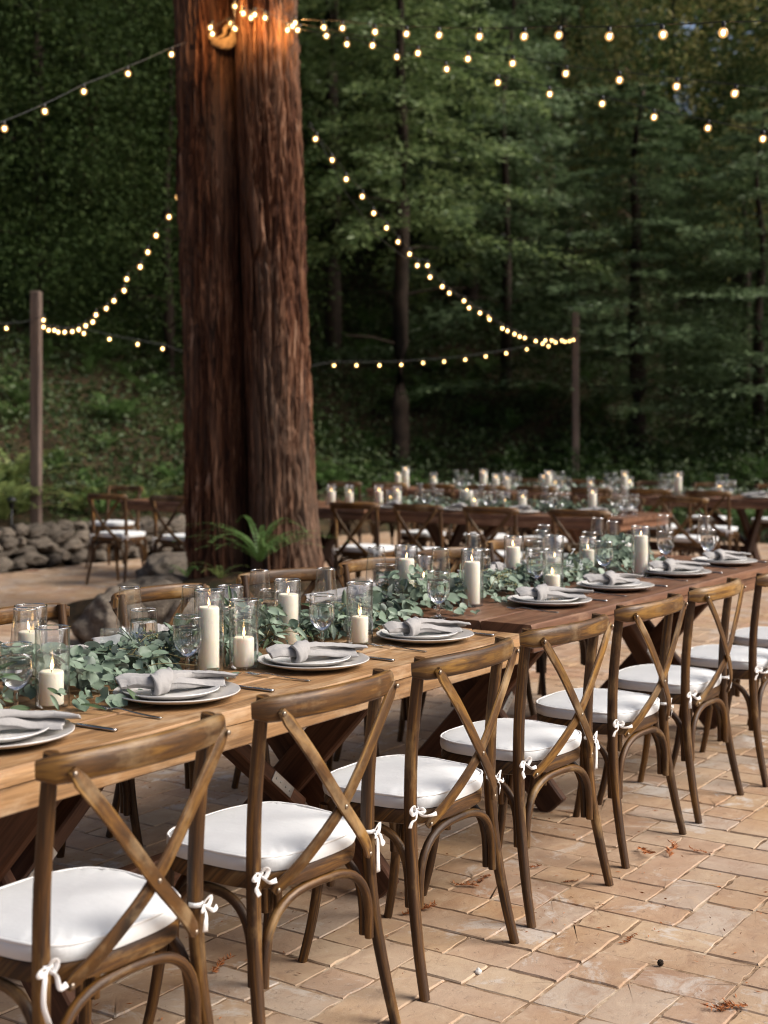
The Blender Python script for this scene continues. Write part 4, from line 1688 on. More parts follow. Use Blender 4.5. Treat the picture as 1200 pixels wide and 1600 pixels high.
# ------------------------------------------------------------------ tables
def farm_table(label, s0, s1, t0, t1, top, mat, axis='s', trestles=(), nplank=5, group='long wooden dining tables', detail=True, seed=1):
    """planked top with apron, X trestles and diagonal braces; axis 's' runs along +x, 't' along +y"""
    rgt = random.Random(seed)
    if axis == 's':
        L, Wd = s1 - s0, t1 - t0
        loc, rz = ((s0 + s1) / 2, (t0 + t1) / 2, 0), 0
    else:
        L, Wd = t1 - t0, s1 - s0
        loc, rz = ((s0 + s1) / 2, (t0 + t1) / 2, 0), PI / 2
    t = thing('dining_table', label, 'table', loc, rz, group)
    th_ = .036
    pw = Wd / nplank
    for k in range(nplank):
        y = -Wd / 2 + pw * (k + .5)
        mb = MB()
        nx = 28 if detail else 8
        # plank with a slightly worn, uneven edge
        xs = np.linspace(-L / 2, L / 2, nx + 1)
        prof = [(-pw / 2 + .0012, -th_), (-pw / 2 + .0012, -.006), (-pw / 2 + .005, 0), (0, .0004), (pw / 2 - .005, 0), (pw / 2 - .0012, -.006), (pw / 2 - .0012, -th_)]
        V = []
        for i, x in enumerate(xs):
            for j, (yy, z) in enumerate(prof):
                w = 0
                if (k == 0 and j < 3) or (k == nplank - 1 and j > 3):
                    w = (vnoise(x * 7.0, k * 3.1, 1.0) - .5) * .005
                V.append((x + ((vnoise(yy * 9.0, k * 7.0, 2.0) - .5) * .006 if i in (0, nx) else 0), y + yy + float(w), z + (vnoise(x * 3, k * 2.0, 4.0) - .5) * .0012))
        np_ = len(prof)
        F = [(i * np_ + j, i * np_ + j + 1, (i + 1) * np_ + j + 1, (i + 1) * np_ + j) for i in range(nx) for j in range(np_ - 1)]
        F += [(i * np_ + np_ - 1, i * np_, (i + 1) * np_, (i + 1) * np_ + np_ - 1) for i in range(nx)]
        F += [tuple(range(np_)), tuple(nx * np_ + j for j in range(np_))[::-1]]
        uv = [(v[1] + v[2], v[0]) for v in V]
        F = [f[::-1] for f in F]
        mb.add(V, F, uv)
        o = obj('plank', smooth_by_angle(mb.mesh('plank', mat), 35), t, (0, 0, top + rgt.uniform(-.0012, .0008)))
    ah = .062
    for sg in (-1, 1):
        obj('apron', cbox(MB(), (0, sg * (Wd / 2 - .024), top - th_ - .001 - ah / 2), (L - .05, .034, ah), .004, along=0).mesh('apron', mat), t)
        obj('apron', cbox(MB(), (sg * (L / 2 - .045), 0, top - th_ - .001 - ah / 2), (.034, Wd - .09, ah), .004, along=1).mesh('apron', mat), t)
    zt = top - th_ - .002
    for x in trestles:
        hw = Wd / 2 - .17
        ln = math.hypot(2 * hw, zt)
        an = math.atan2(zt, 2 * hw)
        for sg in (-1, 1):
            mb = cbox(MB(), (x + sg * .022, 0, zt / 2), (.040, ln - .05, .115), .006, rotx(sg * an), along=1)
            obj('trestle_leg', mb.mesh('trestle_leg', M['trestle']), t)
        obj('trestle_head', cbox(MB(), (x, 0, zt - .05), (.09, Wd - .14, .055), .006, along=1).mesh('trestle_head', M['trestle']), t)
        d = -1 if x > 0 else 1
        # diagonal brace along the table
        a, c = np.array((x + d * .03, 0, .26)), np.array((x + d * .56, 0, zt - .05))
        mb = cbox(MB(), (a + c) / 2, (np.linalg.norm(c - a), .09, .045), .005, roty(-math.atan2(c[2] - a[2], c[0] - a[0])), along=0)
        br = obj('brace', mb.mesh('brace', M['trestle']), t)
        if detail:
            q = a + (c - a) * .22
            rr = roty(-math.atan2(c[2] - a[2], c[0] - a[0]))
            pl = cbox(MB(), q + rr @ np.array([0, -.047, 0]), (.12, .004, .034), .001, rr)
            for u in (-.042, -.016, .016, .042):
                V, F = ico(1)
                pl.add(V * .0042 + q + rr @ np.array([u, -.049, 0]), F)
            obj('metal_plate', pl.mesh('metal_plate', M['steel'], smooth=False), br)
    if len(trestles) > 1:
        obj('stretcher', cbox(MB(), (sum(trestles) / 2, 0, .20), (abs(trestles[1] - trestles[0]) - .06, .05, .10), .005, along=0).mesh('stretcher', M['trestle']), t)
    if detail:
        # small chain that hangs under the top
        ch = MB()
        for k in range(9):
            P = np.array([(.007 * math.cos(q), 0, .010 * math.sin(q)) for q in np.linspace(0, 2 * PI, 9)])
            if k % 2:
                P = P[:, [1, 0, 2]]
            sweep(ch, P + np.array([0, 0, -.016 * k]), .0016, 5, up=(.1, .9, .1), cap=False)
        obj('chain', ch.mesh('chain', M['steel']), t, ((trestles[-1] if trestles else 0) + .10, -.12, zt - .055))
    return t


ZA, ZB, ZC = .770, .792, .775
farm_table('honey coloured front dining table of worn planks, closest to the camera', 1.56, 4.085, 2.165, 3.185, ZA, M['honey'], 's', (2.22 - 2.8225, 3.50 - 2.8225), seed=1)
farm_table('reddish front dining table standing behind the honey coloured one', 4.135, 6.95, 2.165, 3.185, ZB, M['redwood_board'], 's', (4.66 - 5.5425, 6.42 - 5.5425), seed=2)
farm_table('dark reddish middle table across the patio behind the redwood, right part', 9.93, 10.95, 4.40, 6.83, .77, M['redwood_board'], 't', (-.7, .7), seed=4, detail=False)
farm_table('dark reddish middle table behind the redwood trunk, left part with chairs at its end', 9.93, 10.95, 6.87, 9.87, .77, M['redwood_board'], 't', (-.7, .7), seed=5, detail=False)
farm_table('farthest dining table at the back of the patio, right part', 13.62, 14.64, 4.28, 6.72, .77, M['redwood_board'], 't', (-.7, .7), seed=6, detail=False)
farm_table('farthest dining table at the back of the patio, left part beside the redwood', 13.62, 14.64, 6.76, 9.4, .77, M['redwood_board'], 't', (-.7, .7), seed=7, detail=False)
farm_table('light end of another table at the right edge beyond the farthest table', 13.60, 14.62, 1.9, 4.24, .775, M['honey'], 't', (-.7, .7), seed=8, detail=False)

# ------------------------------------------------------------------ tableware
def at_t(px, t):
    """position along the front tables that is seen at photo column px for a given distance t across"""
    k = (px - CXP) / FPX
    return t * (CS + k * SN) / (SN - k * CS)


def top_z(s):
    return ZA if s < 4.11 else ZB


def wobble_plate(name, prof, seg, mat, seed, amp):
    mb = lathe(MB(), prof, seg, True)
    V = mb.v[0]
    r = np.hypot(V[:, 0], V[:, 1])
    a = np.arctan2(V[:, 1], V[:, 0])
    w = (vnoise(np.cos(a) * 2.2 + seed, np.sin(a) * 2.2, seed) - .5) + .6 * (vnoise(np.cos(a) * 6 + seed, np.sin(a) * 6, seed) - .5)
    f = 1 + amp * w * (r / r.max()) ** 2
    V[:, 0] *= f
    V[:, 1] *= f
    V[:, 2] += amp * .12 * w * (r / r.max()) ** 2 * .5
    return smooth_by_angle(mb.mesh(name, mat), 50)


CHARGER = [wobble_plate('charger_plate', [(.075, 0), (.078, .002), (.105, .004), (.140, .013), (.160, .020), (.1615, .0225), (.160, .0245), (.139, .0185), (.104, .0095), (.06, .0085), (.001, .0085)], 56, M['charger'], 3.1 + k, .035) for k in range(3)]
DINNER = [wobble_plate('dinner_plate', [(.060, .0), (.064, .002), (.098, .007), (.122, .017), (.1255, .0195), (.1245, .0215), (.121, .0205), (.097, .0115), (.06, .0085), (.001, .0085)], 52, M['plate'], 8.3 + k, .03) for k in range(3)]
CH_L = wobble_plate('charger_plate', [(.075, 0), (.14, .012), (.161, .020), (.158, .0235), (.10, .0095), (.001, .0085)], 20, M['charger'], 2.2, .02)
DN_L = wobble_plate('dinner_plate', [(.06, 0), (.12, .016), (.1255, .0195), (.12, .0205), (.07, .009), (.001, .009)], 20, M['plate'], 5.2, .02)


def napkin_mesh(seed, lo=False):
    rg = random.Random(seed)
    mb = MB()
    n, sd = (12, 10) if lo else (36, 22)

    def cloth(pts, w, th_, up, fold, ph):
        P = path_smooth(pts, n)
        u = np.linspace(0, 1, n + 1)
        W = np.interp(u, np.linspace(0, 1, len(w)), w)
        T = np.interp(u, np.linspace(0, 1, len(th_)), th_)
        n0 = mb.n
        sweep(mb, P, np.stack([W, T], 1), sd, up=up, power=2.4)
        V = mb.v[-1]
        # pleats running along the cloth
        ii = np.arange(len(V)) // sd
        jj = np.arange(len(V)) % sd
        q = np.sin(jj / sd * 2 * PI * 4 + ph + u[np.minimum(ii, n)] * 3) * fold
        q += (fbm(V[:, 0] * 30 + seed, V[:, 1] * 30, V[:, 2] * 30, 3) - .5) * fold * 2.2
        V[:, 2] += q * np.minimum(1, V[:, 2] / .012 + .2)
        V[:, 1] += q * .6
        V[:, 2] = np.maximum(V[:, 2], .0008)
    a = rg.uniform(-.015, .015)
    x0 = -.035 + rg.uniform(-.008, .008)
    # long tail to the right, spreading and draping over the rim
    cloth([(x0, 0, .026), (x0 + .035, .004, .034), (x0 + .085, .006 + a, .029), (x0 + .145, -.016 + a, .024), (x0 + .195, -.044 + a * 1.5, .018)],
          [.015, .021, .027, .034, .046], [.014, .012, .008, .005, .0018], (0, .25, 1), .0034, rg.uniform(0, 6))
    cloth([(x0, -.004, .022), (x0 + .05, -.016, .022), (x0 + .105, -.030 + a, .014), (x0 + .15, -.062 + a, .014)],
          [.012, .018, .022, .030], [.012, .009, .005, .0018], (0, -.3, 1), .003, rg.uniform(0, 6))
    # short tail to the left, pointing up a little
    cloth([(x0, .002, .026), (x0 - .030, .014, .030), (x0 - .062, .030 + a, .034), (x0 - .088, .040 + a, .030)],
          [.015, .020, .024, .020], [.013, .012, .009, .004], (0, -.5, 1), .003, rg.uniform(0, 6))
    # the knot
    q = np.linspace(-.3, 2 * PI - .5, 9)
    cloth([(x0 + .012 * math.cos(v) - .004, .022 * math.cos(v), .026 + .018 * math.sin(v)) for v in q], [.007, .009, .009, .008, .007], [.020, .027, .029, .026, .020], (1, .25, .15), .0026, 1.0)
    return mb.mesh('napkin', M['napkin'])


NAPKIN = [napkin_mesh(k + 1) for k in range(4)]
NAP_L = napkin_mesh(9, True)


def fork_meshes():
    P = path_smooth([(0, -.105, .003), (0, -.06, .004), (0, -.01, .007), (0, .035, .011), (0, .055, .008)], 22)
    w = np.interp(np.linspace(0, 1, 23), [0, .15, .55, .85, 1], [.0055, .006, .0035, .0045, .010])
    h = sweep(MB(), P, np.stack([w, np.full(23, .0013)], 1), 8, power=3)
    hd = MB()
    for k in range(4):
        x = (k - 1.5) * .0055
        sweep(hd, path_smooth([(x * .9, .052, .008), (x, .075, .005), (x, .102, .0085)], 8), (.0016, .0011), 6)
    return h.mesh('handle', M['cutlery']), hd.mesh('tines', M['cutlery'])


FH, FT = fork_meshes()
P = path_smooth([(0, -.115, .004), (0, -.03, .004), (0, .005, .004)], 12)
KH = sweep(MB(), P, np.stack([np.interp(np.linspace(0, 1, 13), [0, .2, 1], [.0065, .0070, .0048]), np.full(13, .0034)], 1), 10, power=3).mesh('handle', M['cutlery'])
P = path_smooth([(0, .005, .004), (.001, .06, .004), (.002, .118, .004)], 12)
KB = sweep(MB(), P, np.stack([np.interp(np.linspace(0, 1, 13), [0, .25, .8, 1], [.0048, .0090, .0095, .002]), np.full(13, .0010)], 1), 8).mesh('blade', M['cutlery'])

_rim = {}
# glasses
SEG = 28
WINE_B = lathe(MB(), [(.0045, .066), (.016, .072), (.033, .088), (.0395, .103), (.0405, .109), (.0403, .116), (.0375, .150), (.0330, .195), (.0305, .222)], SEG).mesh('bowl', M['thin_glass'])
WINE_S = lathe(MB(), [(.034, .0), (.0345, .0015), (.028, .0035), (.008, .007), (.0045, .014), (.0038, .035), (.0045, .064), (.002, .068)], 20, True).mesh('stem', M['solid_glass'])
WAT_B = lathe(MB(), [(.006, .046), (.020, .056), (.0365, .076), (.0415, .092), (.0420, .100), (.0405, .125), (.0385, .162)], SEG).mesh('bowl', M['thin_glass'])
WAT_S = lathe(MB(), [(.033, .0), (.0335, .0015), (.026, .0035), (.010, .007), (.0065, .014), (.006, .030), (.0075, .044), (.003, .0485)], 20, True).mesh('stem', M['solid_glass'])
WAT_W = lathe(MB(), [(.001, .0498), (.0182, .0582), (.0346, .0774), (.0396, .0927), (.0400, .100), (.0387, .125), (.0382, .134), (.036, .1335), (.001, .1335)], SEG, True).mesh('water', M['water'])
WINE_L = lathe(MB(), [(.034, 0), (.006, .007), (.004, .06), (.033, .088), (.0405, .11), (.0305, .222)], 12).mesh('wine_glass', M['thin_glass'])
WAT_L = lathe(MB(), [(.033, 0), (.008, .008), (.008, .045), (.0375, .076), (.042, .10), (.0385, .162)], 12).mesh('water_glass', M['thin_glass'])


def wine_glass(s, t, z, lb, g):
    o = thing('wine_glass', lb, 'wine glass', (s, t, z), R.uniform(0, 6), g)
    obj('bowl', WINE_B, o)
    obj('rim', rim_mesh(.0308), o, (0, 0, .222))
    obj('stem', WINE_S, o)


def water_glass(s, t, z, lb, g):
    o = thing('water_glass', lb, 'water glass', (s, t, z), R.uniform(0, 6), g)
    obj('bowl', WAT_B, o)
    obj('rim', rim_mesh(.0388), o, (0, 0, .162))
    obj('stem', WAT_S, o)
    obj('water', WAT_W, o)


# candles in cylinders
def cyl_mesh(h, r, seg=32):
    return lathe(MB(), [(.002, .004), (r - .0025, .004), (r - .0022, .008), (r - .0022, h - .002), (r - .0011, h), (r, h - .002), (r, .002), (r - .002, 0), (.002, 0)], seg).mesh('glass_cylinder', M['thin_glass'])


_cyl, _cand = {}, {}


def candle_mesh(h, r, seg=26):
    return lathe(MB(), [(r * .95, 0), (r, .003), (r, h - .006), (r - .0015, h - .0015), (r - .004, h), (r * .6, h - .003), (.004, h - .006)], seg, True).mesh('wax_body', M['wax'])


def rim_mesh(rc):
    if rc not in _rim:
        P = np.array([(math.cos(q) * (rc - .0008), math.sin(q) * (rc - .0008), 0) for q in np.linspace(0, 2 * PI, 41)])
        _rim[rc] = sweep(MB(), P, .0017, 8, cap=False).mesh('rim', M['solid_glass'])
    return _rim[rc]


WICK = sweep(MB(), [(0, 0, -.006), (.0008, 0, .004), (.002, 0, .008)], .0010, 5).mesh('wick', M['wick'])
FLAME = lathe(MB(), [(.0005, .0), (.0026, .004), (.0033, .008), (.0026, .013), (.0013, .019), (.0003, .024)], 12).mesh('flame', M['flame'])


def candle(s, t, z, h, hc, r, rc, lb, g, lit=True, low=False):
    k = (round(hc, 3), round(rc, 3), low)
    if k not in _cyl:
        _cyl[k] = cyl_mesh(hc, rc, 14 if low else 36)
    go = obj('glass_cylinder', _cyl[k], None, (s, t, z))
    if not low:
        obj('rim', rim_mesh(round(rc, 4)), go, (0, 0, hc))
    tag(go, 'clear glass cylinder around the ' + lb.replace('ivory ', ''), 'candle holder', 'glass cylinders on ' + g)
    k = (round(h, 3), round(r, 3), low)
    if k not in _cand:
        _cand[k] = candle_mesh(h, r, 12 if low else 28)
    c = thing('pillar_candle', lb, 'candle', (s + R.uniform(-.003, .003), t + R.uniform(-.003, .003), z + .0085), R.uniform(0, 6), 'ivory candles on ' + g)
    obj('wax_body', _cand[k], c)
    obj('wick', WICK, c, (0, 0, h - .003))
    if lit:
        obj('flame', FLAME, c, (.001, 0, h + .002), (R.uniform(-.12, .12), R.uniform(-.12, .12), 0), R.uniform(.8, 1.15))


CANDLES = [
    (327, 2.56, .178, .233, .030, 'tall ivory candle at the left behind the second napkin'),
    (381, 2.52, .083, .198, .030, 'short ivory candle just right of the tall left candle'),
    (82, 2.555, .083, .198, .030, 'short ivory candle at the left edge beside the water glass'),
    (48, 2.76, .150, .225, .030, 'tall ivory candle at the left edge before the chair rail'),
    (360, 2.87, .105, .182, .027, 'ivory candle half hidden behind the tall left candle'),
    (449, 2.66, .160, .213, .032, 'tall ivory candle behind the third napkin'),
    (562, 2.495, .083, .198, .027, 'short ivory candle between third and fourth place, honey table'),
    (635, 2.78, .176, .232, .030, 'tall ivory candle beyond the garland near the table joint'),
    (663, 2.98, .050, .150, .026, 'low tealight candle beyond the garland at the table joint'),
    (738, 2.60, .160, .213, .030, 'tall ivory candle at the near end of the reddish table'),
    (803, 2.82, .155, .208, .030, 'tall ivory candle beyond the garland on the reddish table'),
    (864, 2.53, .068, .178, .031, 'short ivory candle just left of the acrylic sign'),
    (866, 2.74, .095, .200, .030, 'taller ivory candle behind the short one by the sign'),
    (919, 2.72, .110, .175, .027, 'ivory candle just right of the acrylic sign'),
    (1001, 2.50, .178, .228, .031, 'tallest ivory candle at the right end of the garland'),
]
for px, t, h, hc, r, lb in CANDLES:
    s = at_t(px, t)
    candle(s, t, top_z(s), h, hc, r, .0425 if hc > .16 else .034, lb, 'the front tables')

PLACE = ['leftmost place of the honey table', 'second place of the honey table', 'third place of the honey table', 'fourth place of the honey table',
         'first place of the reddish table', 'second place of the reddish table', 'third place of the reddish table', 'place right of the reddish table']
for k, s in enumerate((2.02, 2.593, 3.171, 3.776, 4.675, 5.276, 5.95, 6.62)):
    t, z = 2.372, top_z(s)
    if k == 7:
        s = 6.58
    pl = PLACE[k]
    tag(obj('charger_plate', CHARGER[k % 3], None, (s, t, z + .0006), (0, 0, R.uniform(0, 6))), 'wide speckled stoneware charger at the ' + pl, 'plate', 'charger plates on the front tables')
    tag(obj('dinner_plate', DINNER[k % 3], None, (s - .012, t + .012, z + .0098), (0, 0, R.uniform(0, 6))), 'pale dinner plate on the charger at the ' + pl, 'plate', 'dinner plates on the front tables')
    tag(obj('napkin', NAPKIN[k % 4], None, (s - .012, t + .008, z + .0196), (0, 0, -.12 + R.uniform(-.15, .15)), 1.08), 'knotted grey linen napkin on the plate at the ' + pl, 'napkin', 'napkins on the front tables')
    if k < 8:
        f = thing('fork', 'steel fork left of the plate at the ' + pl, 'fork', (s - .205, t - .03, z), R.uniform(-.05, .08), 'forks on the front tables')
        obj('handle', FH, f)
        obj('tines', FT, f)
        f = thing('table_knife', 'steel knife right of the plate at the ' + pl, 'knife', (s + .205, t - .03, z), R.uniform(-.06, .05), 'knives on the front tables')
        obj('handle', KH, f)
        obj('blade', KB, f)
GLASSES = [(25, 2.60, 40, 2.74), (293, 2.59, 301, 2.73), (503, 2.58, 509, 2.71), (685, 2.53, 688, 2.67), (838, 2.64, 846, 2.79), (944, 2.62, 957, 2.79), (1040, 2.62, 1037, 2.77), (1107, 2.50, 1101, 2.57)]
for k, (pw_, tw, pn, tn) in enumerate(GLASSES):
    s = at_t(pw_, tw)
    water_glass(s, tw, top_z(s), 'stemmed water glass filled with water behind the ' + PLACE[k], 'water glasses on the front tables')
    s = at_t(pn, tn)
    wine_glass(s, tn, top_z(s), 'tall empty tapered wine glass behind the ' + PLACE[k], 'wine glasses on the front tables')
# settings across the table
FARP = ['opposite the left edge chair', 'opposite the tall left candle', 'by the fern chair', 'opposite the table joint', 'at the near end of reddish table', 'beyond the acrylic sign']
for k, (px, t) in enumerate([(60, 2.97), (232, 2.97), (545, 2.99), (640, 2.99), (770, 2.98), (860, 2.98)]):
    s = at_t(px, t)
    z = top_z(s)
    tag(obj('charger_plate', CHARGER[k % 3], None, (s, t, z + .0006), (0, 0, R.uniform(0, 6))), 'speckled charger on the far side, ' + FARP[k], 'plate', 'charger plates on the front tables')
    tag(obj('dinner_plate', DINNER[k % 3], None, (s + .01, t - .01, z + .0098), (0, 0, R.uniform(0, 6))), 'pale dinner plate on the far side, ' + FARP[k], 'plate', 'dinner plates on the front tables')
    tag(obj('napkin', NAPKIN[(k + 1) % 4], None, (s, t, z + .0196), (0, 0, PI + R.uniform(-.2, .2)), 1.08), 'knotted grey napkin on the far side, ' + FARP[k], 'napkin', 'napkins on the front tables')
for k, (pn, tn, pw_, tw, w) in enumerate([(203, 2.86, 224, 2.80, 'in front of the boulders at the left'), (406, 2.86, 423, 2.80, 'in front of the chair by the fern'), (588, 2.90, 603, 2.84, 'before the chair right of the redwood'),
                                          (739, 2.93, 752, 2.88, 'at the near end of the reddish table'), (850, 2.95, 834, 2.90, 'behind the candles left of the sign'), (934, 2.96, 921, 2.92, 'behind the candle right of the acrylic sign')]):
    s = at_t(pn, tn)
    wine_glass(s, tn, top_z(s), 'tall tapered wine glass on the far side, ' + w, 'wine glasses on the front tables')
    s = at_t(pw_, tw)
    water_glass(s, tw, top_z(s), 'water glass on the far side, ' + w, 'water glasses on the front tables')

# acrylic signs
s = at_t(896, 2.66)
sg = thing('acrylic_sign', 'clear acrylic table sign with white handwriting standing in the garland of the reddish table', 'table sign', (s, 2.66, ZB), YAW - PI / 2 + .12)
obj('panel', cbox(MB(), (0, 0, .085), (.105, .004, .170), .001).mesh('panel', M['acrylic'], smooth=False), sg)


def lettering(txt, size, loc, shear):
    cu = bpy.data.curves.new('lettering', 'FONT')
    cu.body = txt
    cu.size = size
    cu.shear = shear
    cu.align_x = 'CENTER'
    cu.extrude = .0004
    cu.offset = .0003
    cu.materials.append(M['white_paint'])
    o = bpy.data.objects.new('lettering', cu)
    COL.objects.link(o)
    o.location = loc
    o.rotation_euler = (PI / 2, 0, 0)
    bpy.context.view_layer.update()
    me = bpy.data.meshes.new_from_object(o.evaluated_get(bpy.context.evaluated_depsgraph_get()))
    bpy.data.objects.remove(o)
    return obj('lettering', me, sg, loc, (PI / 2, 0, 0))


lettering('7', .036, (-.008, -.0028, .120), .35)
lettering('Meads', .050, (0, -.0028, .050), .35).scale = (.62, 1.25, 1)
s = at_t(190, 2.84)
o = obj('acrylic_card', cbox(MB(), (0, 0, .055), (.13, .003, .11), .001).mesh('acrylic_card', M['acrylic'], smooth=False), None, (s, 2.84, ZA), (-.12, 0, YAW - PI / 2))
tag(o, 'blank clear acrylic card standing on the far side behind the garland at the left', 'acrylic card')

# ------------------------------------------------------------------ garlands
def leaf_mesh(kind, seed):
    rg = random.Random(seed)
    mb = MB()
    n = 7
    if kind == 'round':
        L, W, cup = rg.uniform(.030, .050), rg.uniform(.028, .044), rg.uniform(.003, .008)
    else:
        L, W, cup = rg.uniform(.042, .070), rg.uniform(.013, .021), rg.uniform(.002, .005)
    V = []
    for i in range(n + 1):
        u = i / n
        w = W * .5 * (math.sin(PI * min(1, u * .93 + .05)) ** (.55 if kind == 'round' else .8))
        bend = -L * .25 * u * u * rg.uniform(.8, 1.0)
        for j in (-1, -.5, 0, .5, 1):
            V.append((j * w, u * L, bend + cup * j * j + (0 if j else -.0008)))
    F = [(i * 5 + j, i * 5 + j + 1, (i + 1) * 5 + j + 1, (i + 1) * 5 + j) for i in range(n) for j in range(4)]
    mb.add(V, F)
    return mb


ROUND = [leaf_mesh('round', k) for k in range(5)]
LONG = [leaf_mesh('long', 20 + k) for k in range(5)]
ROUND_M = [q.mesh('leaf', M['eucalyptus']) for q in ROUND]
LONG_M = [q.mesh('leaf', M['willow']) for q in LONG]
LONG_P = [q.mesh('leaf', M['eucalyptus']) for q in LONG]


def euler_from(d, nrm):
    from mathutils import Matrix
    y = np.array(d) / np.linalg.norm(d)
    x = np.cross(y, nrm)
    x /= np.linalg.norm(x) + 1e-9
    z = np.cross(x, y)
    return Matrix(np.stack([x, y, z], 1).tolist()).to_euler(), np.stack([x, y, z], 1)


def garland(label, s0, s1, tc, z, width, height, n_single, n_mass, seed, hole=(), rcut=.5):
    rg = random.Random(seed)
    g = thing('eucalyptus_garland', label, 'garland', ((s0 + s1) / 2, tc, z), 0, 'leafy garlands along the tables')
    c0 = np.array([(s0 + s1) / 2, tc, z])
    cand = []
    for k in range(int((n_single + n_mass) * 1.9)):
        s = rg.uniform(s0, s1)
        w = width * (1 + .35 * (vnoise(s * 2.3, seed, 1.0) - .5) * 2)
        q = max(-1.35, min(1.35, rg.gauss(0, .52)))
        t = tc + q * w + .05 * float(vnoise(s * 1.7, seed + 4, 2.0) - .5) * 2
        hm = height * max(.12, 1 - q * q * .62) * (1 + .5 * float(vnoise(s * 3.1, 9.0, seed) - .5) * 2)
        zz = .006 + hm * rg.uniform(.05, 1) ** .8
        if any((s - a) ** 2 + (t - b_) ** 2 < r * r for a, b_, r in hole):
            continue
        cand.append((s, t, zz, hm, q))
    cand = cand[:n_single + n_mass]
    # those nearest the camera and highest show largest
    cand.sort(key=lambda c: (c[1] - tc) / width * .6 - c[2] / height)
    mass = {0: MB(), 1: MB(), 2: MB()}
    for k, (s, t, zz, hm, q) in enumerate(cand):
        rd = float(vnoise(s * 2.0, t * 3.0, seed + .5)) + rg.uniform(-.22, .22)
        round_ = rd > rcut
        d = np.array([rg.gauss(0, .8), q * .9 + rg.gauss(0, .45) - .05, rg.gauss(-.12, .42)])
        nrm = np.array([rg.gauss(0, .45), q * .5 - .35 + rg.gauss(0, .45), 1.0])
        eu, mt = euler_from(d, nrm)
        sc = rg.uniform(.58, 1.2)
        pos = np.array([s, t, z + zz])
        lo = mt[:, 1][2] * .08 * sc
        if zz + lo < .004:
            pos[2] -= (zz + lo) - .004 if zz + lo < 0 else 0
        kind = 0 if round_ else (1 if rg.random() < .55 else 2)
        i = rg.randrange(5)
        if k < n_single:
            me = (ROUND_M, LONG_M, LONG_P)[kind][i]
            obj('leaf', me, g, pos - c0, eu, sc)
        else:
            src = (ROUND, LONG, LONG)[kind][i]
            mass[kind].add(src.v[0] * sc @ mt.T + pos - c0, src.f)
    for kind, mt in ((0, M['eucalyptus']), (1, M['willow']), (2, M['eucalyptus'])):
        if mass[kind].n:
            o = obj('leaves', mass[kind].mesh('leaves', mt), g)
            o['kind'] = 'stuff'
    # stems and seeded sprigs
    st, sd_ = MB(), MB()
    V, F = ico(1)
    for k in range(int((s1 - s0) * 22)):
        s = rg.uniform(s0, s1 - .1)
        t = tc + rg.gauss(0, width * .45)
        if any((s - a) ** 2 + (t - b_) ** 2 < r * r for a, b_, r in hole):
            continue
        a = rg.gauss(0, .7)
        L = rg.uniform(.10, .24)
        h0 = height * rg.uniform(.15, .75)
        e = np.array([s + math.cos(a) * L, t + math.sin(a) * L, z + h0 + rg.uniform(-.02, .035)])
        P = path_smooth([(s, t, z + h0 * .5), ((s + e[0]) / 2, (t + e[1]) / 2, z + h0 + .02), tuple(e)], 6)
        sweep(st, P - c0, np.linspace(.0020, .0009, 7), 5, cap=False)
        if rg.random() < .38:
            for q in range(26):
                u = rg.uniform(.35, 1)
                p = P[min(6, int(u * 6))] + np.array([rg.gauss(0, .011) for _ in range(3)]) - c0
                sd_.add(V * rg.uniform(.0018, .0032) + p, F)
    o = obj('stems', st.mesh('stems', M['stem']), g)
    o['kind'] = 'stuff'
    if sd_.n:
        o = obj('seeds', sd_.mesh('seeds', M['seed']), g)
        o['kind'] = 'stuff'
    return g


holes = []
for px, t, h, hc, r, lb in CANDLES:
    holes.append((at_t(px, t), t, .062))
for pw_, tw, pn, tn in GLASSES:
    holes.append((at_t(pw_, tw), tw, .056))
    holes.append((at_t(pw_, tw) - .03, tw - .07, .05))
    holes.append((at_t(pn, tn), tn, .046))
garland('thick eucalyptus garland with round and narrow grey green leaves along the honey front table', 1.62, 4.05, 2.70, ZA, .150, .118, 300, 1500, 4, holes, .56)
garland('eucalyptus garland with big round leaves along the reddish front table', 4.16, 6.25, 2.72, ZB, .150, .112, 300, 1200, 8, holes, .40)
for k, (px, py, lb) in enumerate([(376, 1057, 'round eucalyptus leaf fallen on the honey table left of the third fork'), (340, 1052, 'curled eucalyptus leaf lying at the foot of the tall left candle'),
                                  (412, 1030, 'bluish round leaf on the honey table beside the short candle'), (742, 968, 'round leaf hanging over the joint between the front tables'),
                                  (145, 1096, 'pale leaf lying on the honey table at the edge of the garland')]):
    Z = (CAM_H - ZA - .006) * FPX / (py - HOR)
    p = wp(px, py, Z)
    o = obj('fallen_leaf', ROUND_M[k % 5], None, (p[0], p[1], top_z(p[0]) + .014), (.05, .12, R.uniform(0, 6)))
    tag(o, lb, 'leaf', 'loose leaves on the front tables')

